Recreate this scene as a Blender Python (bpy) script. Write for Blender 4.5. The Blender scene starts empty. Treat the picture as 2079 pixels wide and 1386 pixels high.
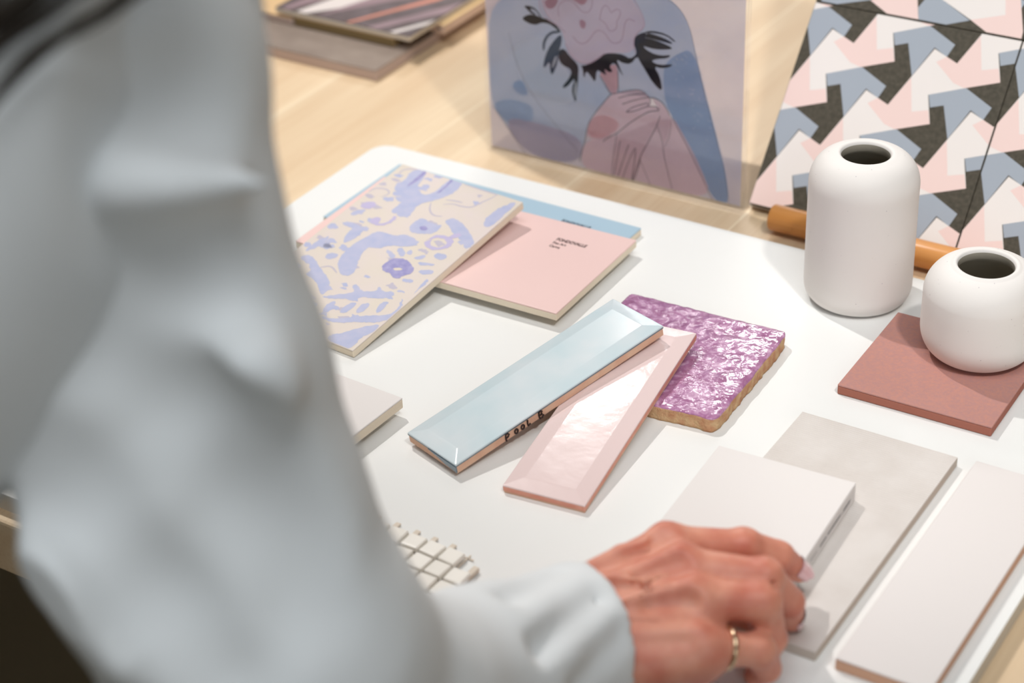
import bpy, bmesh, math, random
import numpy as np
from mathutils import Vector, Matrix
from mathutils.geometry import tessellate_polygon
random.seed(7)
S = bpy.context.scene
COL = S.collection
BT = 0.762          # height of the white board's top above the floor; local z=0 is that surface
TT = -0.012         # table top relative to the board's top

# ------------------------------------------------------------------ basics
def srgb(h):
    h = h.lstrip('#'); v = [int(h[i:i+2], 16)/255 for i in (0, 2, 4)]
    return tuple(((c+.055)/1.055)**2.4 if c > .04045 else c/12.92 for c in v) + (1,)

def tag(o, label=None, cat=None, group=None, kind=None):
    if label: o['label'] = label
    if cat: o['category'] = cat
    if group: o['group'] = group
    if kind: o['kind'] = kind
    return o

def link(name, me, mats=(), parent=None, world=None):
    o = bpy.data.objects.new(name, me); COL.objects.link(o)
    for m in mats: me.materials.append(m)
    if parent is not None: o.parent = parent
    if world is not None: o.matrix_world = world
    return o

def mesh(name, verts, faces, mats=(), parent=None, smooth=False, idx=None):
    me = bpy.data.meshes.new(name)
    me.from_pydata([tuple(map(float, v)) for v in verts], [], [tuple(f) for f in faces])
    if idx is not None: me.polygons.foreach_set('material_index', idx)
    if smooth: me.polygons.foreach_set('use_smooth', [True]*len(me.polygons))
    me.update()
    return link(name, me, mats, parent)

def empty(name, loc, label, cat, group=None, mat=None):
    o = bpy.data.objects.new(name, None); COL.objects.link(o)
    if mat is not None: o.matrix_world = mat
    else: o.location = loc
    o.empty_display_size = .02
    return tag(o, label, cat, group)

def frame_of(F):
    ex = Vector(F['ex']).normalized(); ey = Vector(F['ey']).normalized(); n = ex.cross(ey).normalized(); ey = n.cross(ex)
    m = Matrix((( ex.x, ey.x, n.x, F['o'][0]), (ex.y, ey.y, n.y, F['o'][1]), (ex.z, ey.z, n.z, F['o'][2]+BT), (0, 0, 0, 1)))
    return m

def slab_bm(x0, x1, y0, y1, z0, z1, bev=.0006, seg=2, jitter=0, sub=0):
    bm = bmesh.new()
    vs = [bm.verts.new(p) for p in ((x0,y0,z0),(x1,y0,z0),(x1,y1,z0),(x0,y1,z0),(x0,y0,z1),(x1,y0,z1),(x1,y1,z1),(x0,y1,z1))]
    for f in ((3,2,1,0),(4,5,6,7),(0,1,5,4),(1,2,6,5),(2,3,7,6),(3,0,4,7)): bm.faces.new([vs[i] for i in f])
    if bev: bmesh.ops.bevel(bm, geom=list(bm.edges), offset=bev, segments=seg, affect='EDGES', profile=.5)
    return bm

def fin(bm, name, mats, parent=None, smooth=False):
    me = bpy.data.meshes.new(name); bmesh.ops.recalc_face_normals(bm, faces=bm.faces)
    bm.to_mesh(me); bm.free()
    if smooth: me.polygons.foreach_set('use_smooth', [True]*len(me.polygons))
    return link(name, me, mats, parent)

def slab(name, x0, x1, y0, y1, z0, z1, m, parent=None, bev=.0006, seg=2):
    return fin(slab_bm(x0, x1, y0, y1, z0, z1, bev, seg), name, [m], parent)

def clip_poly(P, x0, x1, y0, y1):
    def cut(P, inside, inter):
        out = []
        for i in range(len(P)):
            a, b = P[i-1], P[i]
            if inside(b):
                if not inside(a): out.append(inter(a, b))
                out.append(b)
            elif inside(a): out.append(inter(a, b))
        return out
    def ix(a, b, x): t = (x-a[0])/(b[0]-a[0]); return (x, a[1]+t*(b[1]-a[1]))
    def iy(a, b, y): t = (y-a[1])/(b[1]-a[1]); return (a[0]+t*(b[0]-a[0]), y)
    P = cut(P, lambda p: p[0] >= x0, lambda a, b: ix(a, b, x0)) if P else P
    P = cut(P, lambda p: p[0] <= x1, lambda a, b: ix(a, b, x1)) if P else P
    P = cut(P, lambda p: p[1] >= y0, lambda a, b: iy(a, b, y0)) if P else P
    P = cut(P, lambda p: p[1] <= y1, lambda a, b: iy(a, b, y1)) if P else P
    return P

def smooth_poly(P, it=1, closed=True):
    for _ in range(it):
        Q = []
        n = len(P)
        rng = range(n) if closed else range(n-1)
        if not closed: Q.append(P[0])
        for i in rng:
            a, b = P[i], P[(i+1) % n]
            Q += [(a[0]*.75+b[0]*.25, a[1]*.75+b[1]*.25), (a[0]*.25+b[0]*.75, a[1]*.25+b[1]*.75)]
        if not closed: Q.append(P[-1])
        P = Q
    return P

class Flat:      # a printed layer: many polygons gathered into one mesh, each colour a little above the last
    def __init__(s): s.v = []; s.f = []; s.i = []
    def poly(s, P, z, mi):
        if len(P) < 3: return
        Q = [P[0]]
        for p in P[1:]:
            if abs(p[0]-Q[-1][0])+abs(p[1]-Q[-1][1]) > 1e-7: Q.append(p)
        if len(Q) < 3: return
        tri = tessellate_polygon([[Vector((p[0], p[1], 0)) for p in Q]])
        b = len(s.v); s.v += [(p[0], p[1], z) for p in Q]
        for t in tri:
            a = [Q[k] for k in t]
            ar = (a[1][0]-a[0][0])*(a[2][1]-a[0][1])-(a[2][0]-a[0][0])*(a[1][1]-a[0][1])
            if abs(ar) < 1e-14: continue
            s.f.append(tuple(b+k for k in (t if ar > 0 else t[::-1]))); s.i.append(mi)
    def line(s, P, w, z, mi, taper=False):
        n = len(P); L = []; R = []
        for k in range(n):
            a = P[max(k-1, 0)]; c = P[min(k+1, n-1)]; dx, dy = c[0]-a[0], c[1]-a[1]; l = math.hypot(dx, dy) or 1
            ww = w*(.35+.65*math.sin(math.pi*(k+.5)/n)) if taper else w
            L.append((P[k][0]-dy/l*ww/2, P[k][1]+dx/l*ww/2)); R.append((P[k][0]+dy/l*ww/2, P[k][1]-dx/l*ww/2))
        b = len(s.v); s.v += [(p[0], p[1], z) for p in L]+[(p[0], p[1], z) for p in R]
        for k in range(n-1): s.f.append((b+k, b+n+k, b+n+k+1, b+k+1)); s.i.append(mi)
    def build(s, name, mats, parent): return mesh(name, s.v, s.f, mats, parent, idx=s.i)

def tube(name, pts, rad, m, parent=None, seg=10, closed=False, flat=1.0):
    pts = [Vector(p) for p in pts]; n = len(pts); rs = rad if isinstance(rad, (list, tuple)) else [rad]*n
    V = []; Fc = []; up = Vector((0, 0, 1))
    for k in range(n):
        a = pts[(k-1) % n] if closed else pts[max(k-1, 0)]; c = pts[(k+1) % n] if closed else pts[min(k+1, n-1)]
        t = (c-a).normalized(); x = t.cross(up)
        if x.length < .05: x = t.cross(Vector((1, 0, 0)))
        x.normalize(); y = x.cross(t)
        for j in range(seg):
            an = 2*math.pi*j/seg; V.append(pts[k]+(x*math.cos(an)+y*math.sin(an)*flat)*rs[k])
    for k in range(n if closed else n-1):
        for j in range(seg):
            a = k*seg+j; b = k*seg+(j+1) % seg; c = ((k+1) % n)*seg+(j+1) % seg; d = ((k+1) % n)*seg+j
            Fc.append((a, b, c, d))
    if not closed: Fc.append(tuple(range(seg))); Fc.append(tuple(range((n-1)*seg, n*seg))[::-1])
    if name is None: return V, Fc
    return mesh(name, V, Fc, [m], parent, smooth=True)

def lathe(name, prof, m, parent=None, seg=96):
    V = []; Fc = []; n = len(prof)
    for k, (r, z) in enumerate(prof):
        for j in range(seg):
            a = 2*math.pi*j/seg; V.append((r*math.cos(a), r*math.sin(a), z))
    for k in range(n-1):
        for j in range(seg):
            Fc.append((k*seg+j, k*seg+(j+1) % seg, (k+1)*seg+(j+1) % seg, (k+1)*seg+j))
    Fc.append(tuple(range(seg))[::-1]); Fc.append(tuple(range((n-1)*seg, n*seg)))
    return mesh(name, V, Fc, [m], parent, smooth=True)

# ------------------------------------------------------------------ materials
def nodes(name):
    m = bpy.data.materials.new(name); m.use_nodes = True; nt = m.node_tree
    return m, nt, nt.nodes['Principled BSDF']

def mat(name, col, rough=.5, spec=.5, coat=0, coat_r=.05, metal=0, bump=0, bscale=300, var=0, vscale=60, var_col=None, sss=0, detail=3, alpha=1, bdist=.001):
    m, nt, p = nodes(name); N = nt.nodes; L = nt.links
    c = srgb(col)
    p.inputs['Base Color'].default_value = c; p.inputs['Roughness'].default_value = rough
    p.inputs['Specular IOR Level'].default_value = spec; p.inputs['Metallic'].default_value = metal
    p.inputs['Coat Weight'].default_value = coat; p.inputs['Coat Roughness'].default_value = coat_r
    tc = N.new('ShaderNodeTexCoord')
    if var:
        nz = N.new('ShaderNodeTexNoise'); nz.inputs['Scale'].default_value = vscale; nz.inputs['Detail'].default_value = detail
        mx = N.new('ShaderNodeMix'); mx.data_type = 'RGBA'
        mx.inputs['A'].default_value = c
        mx.inputs['B'].default_value = srgb(var_col) if var_col else tuple(x*(1-var) for x in c[:3])+(1,)
        rp = N.new('ShaderNodeMapRange'); rp.inputs[1].default_value = .35; rp.inputs[2].default_value = .7
        L.new(tc.outputs['Object'], nz.inputs['Vector']); L.new(nz.outputs['Fac'], rp.inputs[0]); L.new(rp.outputs[0], mx.inputs['Factor'])
        L.new(mx.outputs['Result'], p.inputs['Base Color'])
    if bump:
        nb = N.new('ShaderNodeTexNoise'); nb.inputs['Scale'].default_value = bscale; nb.inputs['Detail'].default_value = 4
        b = N.new('ShaderNodeBump'); b.inputs['Strength'].default_value = bump; b.inputs['Distance'].default_value = bdist
        L.new(tc.outputs['Object'], nb.inputs['Vector']); L.new(nb.outputs['Fac'], b.inputs['Height']); L.new(b.outputs['Normal'], p.inputs['Normal'])
        if coat: L.new(b.outputs['Normal'], p.inputs['Coat Normal'])
    if sss:
        p.inputs['Subsurface Weight'].default_value = sss; p.inputs['Subsurface Radius'].default_value = (.009, .003, .0015)
        p.inputs['Subsurface Scale'].default_value = 1.0
    return m

def wood(name, c1, c2, c3, plank=.14, rough=.5, along='Y'):
    m, nt, p = nodes(name); N = nt.nodes; L = nt.links
    tc = N.new('ShaderNodeTexCoord'); mp = N.new('ShaderNodeMapping')
    mp.inputs['Scale'].default_value = (34, 2.2, 34) if along == 'Y' else (2.2, 34, 34)
    n1 = N.new('ShaderNodeTexNoise'); n1.inputs['Scale'].default_value = 1; n1.inputs['Detail'].default_value = 5; n1.inputs['Distortion'].default_value = .6
    L.new(tc.outputs['Object'], mp.inputs['Vector']); L.new(mp.outputs[0], n1.inputs['Vector'])
    mp2 = N.new('ShaderNodeMapping'); mp2.inputs['Scale'].default_value = (420, 10, 420) if along == 'Y' else (10, 420, 420)
    n2 = N.new('ShaderNodeTexNoise'); n2.inputs['Scale'].default_value = 1; n2.inputs['Detail'].default_value = 2
    L.new(tc.outputs['Object'], mp2.inputs['Vector']); L.new(mp2.outputs[0], n2.inputs['Vector'])
    cr = N.new('ShaderNodeValToRGB'); e = cr.color_ramp.elements
    e[0].position = .3; e[0].color = srgb(c1); e[1].position = .72; e[1].color = srgb(c2)
    L.new(n1.outputs['Fac'], cr.inputs[0])
    mx = N.new('ShaderNodeMix'); mx.data_type = 'RGBA'; mx.inputs['B'].default_value = srgb(c3)
    rp = N.new('ShaderNodeMapRange'); rp.inputs[1].default_value = .5; rp.inputs[2].default_value = .8; rp.inputs[4].default_value = .45
    L.new(n2.outputs['Fac'], rp.inputs[0]); L.new(rp.outputs[0], mx.inputs['Factor']); L.new(cr.outputs[0], mx.inputs['A'])
    last = mx.outputs['Result']
    if plank:
        # per-plank tone and a fine seam between planks
        sx = N.new('ShaderNodeSeparateXYZ'); L.new(tc.outputs['Object'], sx.inputs[0])
        dv = N.new('ShaderNodeMath'); dv.operation = 'DIVIDE'; dv.inputs[1].default_value = plank; L.new(sx.outputs['X'], dv.inputs[0])
        fl = N.new('ShaderNodeMath'); fl.operation = 'FLOOR'; L.new(dv.outputs[0], fl.inputs[0])
        fr = N.new('ShaderNodeMath'); fr.operation = 'FRACT'; L.new(dv.outputs[0], fr.inputs[0])
        wn = N.new('ShaderNodeTexWhiteNoise'); wn.noise_dimensions = '1D'; L.new(fl.outputs[0], wn.inputs['W'])
        hs = N.new('ShaderNodeHueSaturation'); L.new(last, hs.inputs['Color'])
        mr = N.new('ShaderNodeMapRange'); mr.inputs[3].default_value = .90; mr.inputs[4].default_value = 1.06
        L.new(wn.outputs['Value'], mr.inputs[0]); L.new(mr.outputs[0], hs.inputs['Value'])
        lt = N.new('ShaderNodeMath'); lt.operation = 'LESS_THAN'; lt.inputs[1].default_value = .012; L.new(fr.outputs[0], lt.inputs[0])
        m3 = N.new('ShaderNodeMix'); m3.data_type = 'RGBA'; m3.inputs['B'].default_value = srgb('#f0ddbe')
        L.new(lt.outputs[0], m3.inputs['Factor']); L.new(hs.outputs[0], m3.inputs['A']); last = m3.outputs['Result']
    L.new(last, p.inputs['Base Color'])
    p.inputs['Roughness'].default_value = rough
    return m

M = {}
M['table'] = wood('light_oak', '#dcbf9b', '#ead3b2', '#d2b08a')
M['dowel'] = wood('beech_dowel', '#d9924e', '#e6a866', '#c47c38', plank=0, rough=.3, along='X')
M['board'] = mat('white_laminate', '#e9e9e7', .6, .2)
M['board_edge'] = mat('board_edge', '#cfc8bc', .6)
M['bisque'] = mat('cream_bisque', '#e6d9c4', .8, .2, bump=.25, bscale=900)
M['bisque_pink'] = mat('pink_bisque', '#e3bfa4', .8, .2, bump=.3, bscale=900, var=.1, var_col='#dcae94', vscale=90)
M['bluef'] = mat('powder_blue', '#a9c3d3', .5, .35)
M['pinkf'] = mat('powder_pink', '#e9c9c4', .5, .35)
M['cream'] = mat('warm_cream', '#dacebd', .55, .3)
M['floral'] = mat('cream_glaze_mottled', '#d9cec1', .5, .3, var=.1, var_col='#dacdc9', vscale=30)
M['lav'] = mat('lavender_print', '#b9bad3', .5, .3, var=.1, var_col='#adb3d1', vscale=120)
M['lav2'] = mat('lilac_print', '#bdb4d3', .5, .3)
M['lavd'] = mat('violet_print', '#8f8bbd', .5, .3, var=.15, var_col='#a7a2c9', vscale=200)
M['greyline'] = mat('grey_print', '#bdb6c4', .5, .3)
M['glaze_blue'] = mat('pale_blue_glaze', '#d6dee2', .16, .4, coat=.5, coat_r=.04, var=.05, var_col='#c3d6dc', vscale=25)
M['glaze_edge'] = mat('blue_glaze_edge', '#5e7583', .25, .5, coat=.5)
M['glaze_pink'] = mat('pale_pink_glaze', '#e6d0ce', .16, .4, coat=.5, coat_r=.06, bump=.12, bscale=45, bdist=.002)
M['terra'] = mat('terracotta_edge', '#dc9480', .6, .3, bump=.3, bscale=600, var=.1, var_col='#e6a893', vscale=100)
M['ink'] = mat('marker_ink', '#33201c', .6)
M['inkp'] = mat('label_print', '#3b1c20', .6)
M['inkb'] = mat('label_print_navy', '#1c2b40', .6)
M['rust'] = mat('rust_matte', '#b48680', .75, .25, bump=.15, bscale=1500, var=.12, var_col='#c08a7d', vscale=500)
M['rust_side'] = mat('rust_edge', '#a96c5c', .8, .2, bump=.2, bscale=900)
M['grey'] = mat('pale_grey_ribbed', '#d0c8c2', .7, .3, var=.05, var_col='#d7d0cb', vscale=40)
M['grey_side'] = mat('grey_edge', '#c3b9ae', .8, .2)
M['white'] = mat('white_matte_tile', '#e2dcd9', .55, .3)
M['long'] = mat('pearl_white_tile', '#ddd6d3', .35, .4)
M['long_side'] = mat('tan_bisque', '#d3a78c', .8, .2, bump=.3, bscale=900)
M['stone'] = mat('speckled_ceramic', '#ebe6e2', .62, .35, bump=.05, bscale=400)
M['speck'] = mat('dark_fleck', '#b7adb4', .7)
M['hole'] = mat('unglazed_inside', '#aaa395', .8)
M['chip'] = mat('ivory_mosaic_chip', '#f0ebe2', .3, .5)
M['net'] = mat('glue_mesh', '#ddd0c0', .7)
M['slate'] = mat('slate_blue_print', '#a3abb6', .4, .3)
M['rose'] = mat('blush_print', '#eed3cd', .35, .4)
M['ivory'] = mat('ivory_print', '#ebe4e0', .35, .4)
M['olive'] = mat('charcoal_olive_print', '#423d32', .5, .3, bump=.15, bscale=700, var=.15, var_col='#544e42', vscale=300)
M['panel_edge'] = mat('panel_board_edge', '#e6e0dc', .6)
M['grey_slab'] = mat('taupe_slab', '#9c8d82', .75, .25, var=.16, var_col='#8c7d73', vscale=35, bump=.2, bscale=300, detail=6)
M['taupe_side'] = mat('taupe_edge', '#bda79c', .8, .2)
M['ochre'] = mat('sand_block', '#e2c190', .7)
M['tanwood'] = mat('tan_slab', '#ddb989', .6)
M['shirt'] = mat('white_shirt_cloth', '#e7e9ea', .85, .15, bump=.04, bscale=900)
M['trousers'] = mat('dark_olive_cloth', '#3a3628', .9, .1)
M['hair'] = mat('dark_brown_hair', '#2c231a', .5, .4)
M['skin'] = mat('skin', '#de9a82', .46, .4, sss=.25, var=.2, var_col='#c87560', vscale=55, bump=.12, bscale=260, bdist=.0008)
M['nail'] = mat('pink_nail_varnish', '#eec0c6', .15, .5, coat=.8)
M['gold'] = mat('pale_gold', '#d8c0a0', .22, .5, metal=1)
M['eye'] = mat('eye_white', '#f1eeea', .2)
M['iris'] = mat('brown_iris', '#3d271a', .2)
M['lips'] = mat('lips', '#b9685f', .4)
def film(m, transp):
    nt = m.node_tree; N = nt.nodes; L = nt.links; p = N['Principled BSDF']; out = N['Material Output']
    tl = N.new('ShaderNodeBsdfTranslucent'); mx = N.new('ShaderNodeMixShader'); mx.inputs[0].default_value = .5
    src = p.inputs['Base Color'].links
    if src: L.new(src[0].from_socket, tl.inputs[0])
    else: tl.inputs[0].default_value = p.inputs['Base Color'].default_value
    L.new(p.outputs[0], mx.inputs[1]); L.new(tl.outputs[0], mx.inputs[2])
    t = N.new('ShaderNodeBsdfTransparent'); m2 = N.new('ShaderNodeMixShader'); m2.inputs[0].default_value = transp
    L.new(mx.outputs[0], m2.inputs[1]); L.new(t.outputs[0], m2.inputs[2]); L.new(m2.outputs[0], out.inputs['Surface'])
    return m
M['paper'] = film(mat('printed_film', '#e9e0ec', .6, .2, var=.08, var_col='#cfcbe0', vscale=14, detail=5), .22)
M['floor'] = mat('grey_floor', '#8a8068', .7, var=.1, vscale=3)
M['wallm'] = mat('plaster', '#c9c6c0', .9)
M['metalw'] = mat('white_metal', '#dddddd', .4)
for k, c in dict(veil='#c3cddf', veil_deep='#a3b8d8', veil_pale='#d2d9e6', veil_mauve='#c6bed2', skin='#e2c9d3', skin_pink='#e6bcc4', flower='#e8d8e4', pink_spot='#cfa3b4', ink='#2b2c36', ink_blue='#44526b').items():
    M['art_'+k] = mat('watercolour_'+k, c, .6, .2, var=.08 if 'ink' not in k else .2, vscale=22, detail=6, var_col={'veil': '#b4c3dc', 'veil_deep': '#b3c6e0', 'veil_pale': '#dcdfea'}.get(k))
for k_ in list(M):
    if k_.startswith('art_'): film(M[k_], .0 if 'ink' in k_ else .10)
M['art_line'] = mat('pen_line', '#4a3f4c', .6)
M['art_lineb'] = mat('soft_pen_line', '#b497aa', .6)

# ------------------------------------------------------------------ implicit surfaces for the figure
def surface_nets(fn, lo, hi, h):
    lo = np.array(lo, float); hi = np.array(hi, float); n = np.ceil((hi-lo)/h).astype(int)+1
    ax = [lo[i]+h*np.arange(n[i]) for i in range(3)]
    G = np.full(tuple(n), 1.0, np.float32)
    G = fn(G, ax, h)
    G[0] = 1; G[-1] = 1; G[:, 0] = 1; G[:, -1] = 1; G[:, :, 0] = 1; G[:, :, -1] = 1
    s = G < 0
    c = s[:-1, :-1, :-1].astype(np.int8)
    cnt = np.zeros_like(c)
    for i in (0, 1):
        for j in (0, 1):
            for k in (0, 1):
                cnt += s[i:n[0]-1+i, j:n[1]-1+j, k:n[2]-1+k]
    act = (cnt > 0) & (cnt < 8)
    idx = -np.ones(act.shape, np.int64); I = np.argwhere(act); idx[act] = np.arange(len(I))
    P = np.zeros((len(I), 3)); W = np.zeros(len(I))
    offs = [(i, j, k) for i in (0, 1) for j in (0, 1) for k in (0, 1)]
    for a in offs:
        for b in offs:
            d = [b[t]-a[t] for t in range(3)]
            if sorted(d) != [0, 0, 1]: continue
            va = G[I[:, 0]+a[0], I[:, 1]+a[1], I[:, 2]+a[2]]; vb = G[I[:, 0]+b[0], I[:, 1]+b[1], I[:, 2]+b[2]]
            x = (va < 0) != (vb < 0)
            t = np.where(x, va/np.where(x, va-vb, 1), 0)
            for q in range(3): P[:, q] += np.where(x, a[q]+t*d[q], 0)
            W += x
    P = (P/W[:, None]+I)*h+lo
    F = []
    for axis in range(3):
        o1, o2 = [(1, 2), (2, 0), (0, 1)][axis]
        sl = [slice(None)]*3; s2 = [slice(None)]*3; sl[axis] = slice(0, -1); s2[axis] = slice(1, None)
        A = s[tuple(sl)]; B = s[tuple(s2)]
        for flip, X in ((False, A & ~B), (True, ~A & B)):
            E = np.argwhere(X)
            E = E[(E[:, o1] > 0) & (E[:, o2] > 0) & (E[:, o1] < n[o1]-1) & (E[:, o2] < n[o2]-1)]
            q = []
            for d1, d2 in ((-1, -1), (0, -1), (0, 0), (-1, 0)):
                C = E.copy(); C[:, o1] += d1; C[:, o2] += d2
                q.append(idx[C[:, 0], C[:, 1], C[:, 2]])
            q = np.stack(q, 1); q = q[(q >= 0).all(1)]
            if flip: q = q[:, ::-1]
            F.append(q)
    F = np.concatenate(F)
    # light Laplacian smoothing
    m = len(P); 
    for _ in range(2):
        acc = np.zeros_like(P); num = np.zeros(m)
        for a, b in ((0, 1), (1, 2), (2, 3), (3, 0)):
            np.add.at(acc, F[:, a], P[F[:, b]]); np.add.at(num, F[:, a], 1)
            np.add.at(acc, F[:, b], P[F[:, a]]); np.add.at(num, F[:, b], 1)
        P = P*.5+.5*acc/np.maximum(num, 1)[:, None]
    return P, F

class SDF:
    def __init__(s): s.ops = []
    def cap(s, a, b, r1, r2=None, k=.006, mode='add', flat=None): s.ops.append((np.array(a, float), np.array(b, float), r1, r1 if r2 is None else r2, k, mode, flat)); return s
    def chain(s, pts, rs, k=.004, mode='add'):
        for i in range(len(pts)-1): s.cap(pts[i], pts[i+1], rs[i], rs[i+1], k, mode)
        return s
    def __call__(s, G, ax, h):
        for a, b, r1, r2, k, mode, flat in s.ops:
            R = max(r1, r2)+max(k, 0)*1.5+3*h
            sl = []
            for q in range(3):
                lo = min(a[q], b[q])-R; hi = max(a[q], b[q])+R
                i0 = int(np.searchsorted(ax[q], lo)); i1 = int(np.searchsorted(ax[q], hi)); sl.append(slice(i0, i1))
            if any(x.stop <= x.start for x in sl): continue
            X = ax[0][sl[0]][:, None, None].astype(np.float32); Y = ax[1][sl[1]][None, :, None].astype(np.float32); Z = ax[2][sl[2]][None, None, :].astype(np.float32)
            d = b-a; L = float(d@d) or 1e-12
            t = np.clip(((X-a[0])*d[0]+(Y-a[1])*d[1]+(Z-a[2])*d[2])/L, 0, 1)
            dx = X-a[0]-t*d[0]; dy = Y-a[1]-t*d[1]; dz = Z-a[2]-t*d[2]
            q2 = dx*dx+dy*dy+dz*dz
            if flat is not None:      # squash along a direction
                n, f = flat; w = dx*n[0]+dy*n[1]+dz*n[2]; q2 = q2-w*w+(w/f)**2
            D = np.sqrt(q2)-(r1+t*(r2-r1))
            g = G[sl[0], sl[1], sl[2]]
            if mode == 'add':
                hh = np.clip(.5+.5*(g-D)/k, 0, 1); G[sl[0], sl[1], sl[2]] = g*(1-hh)+D*hh-k*hh*(1-hh)
            elif mode == 'sub':
                D = -D; hh = np.clip(.5-.5*(g-D)/k, 0, 1); G[sl[0], sl[1], sl[2]] = g*(1-hh)+D*hh+k*hh*(1-hh)
        return G

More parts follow.
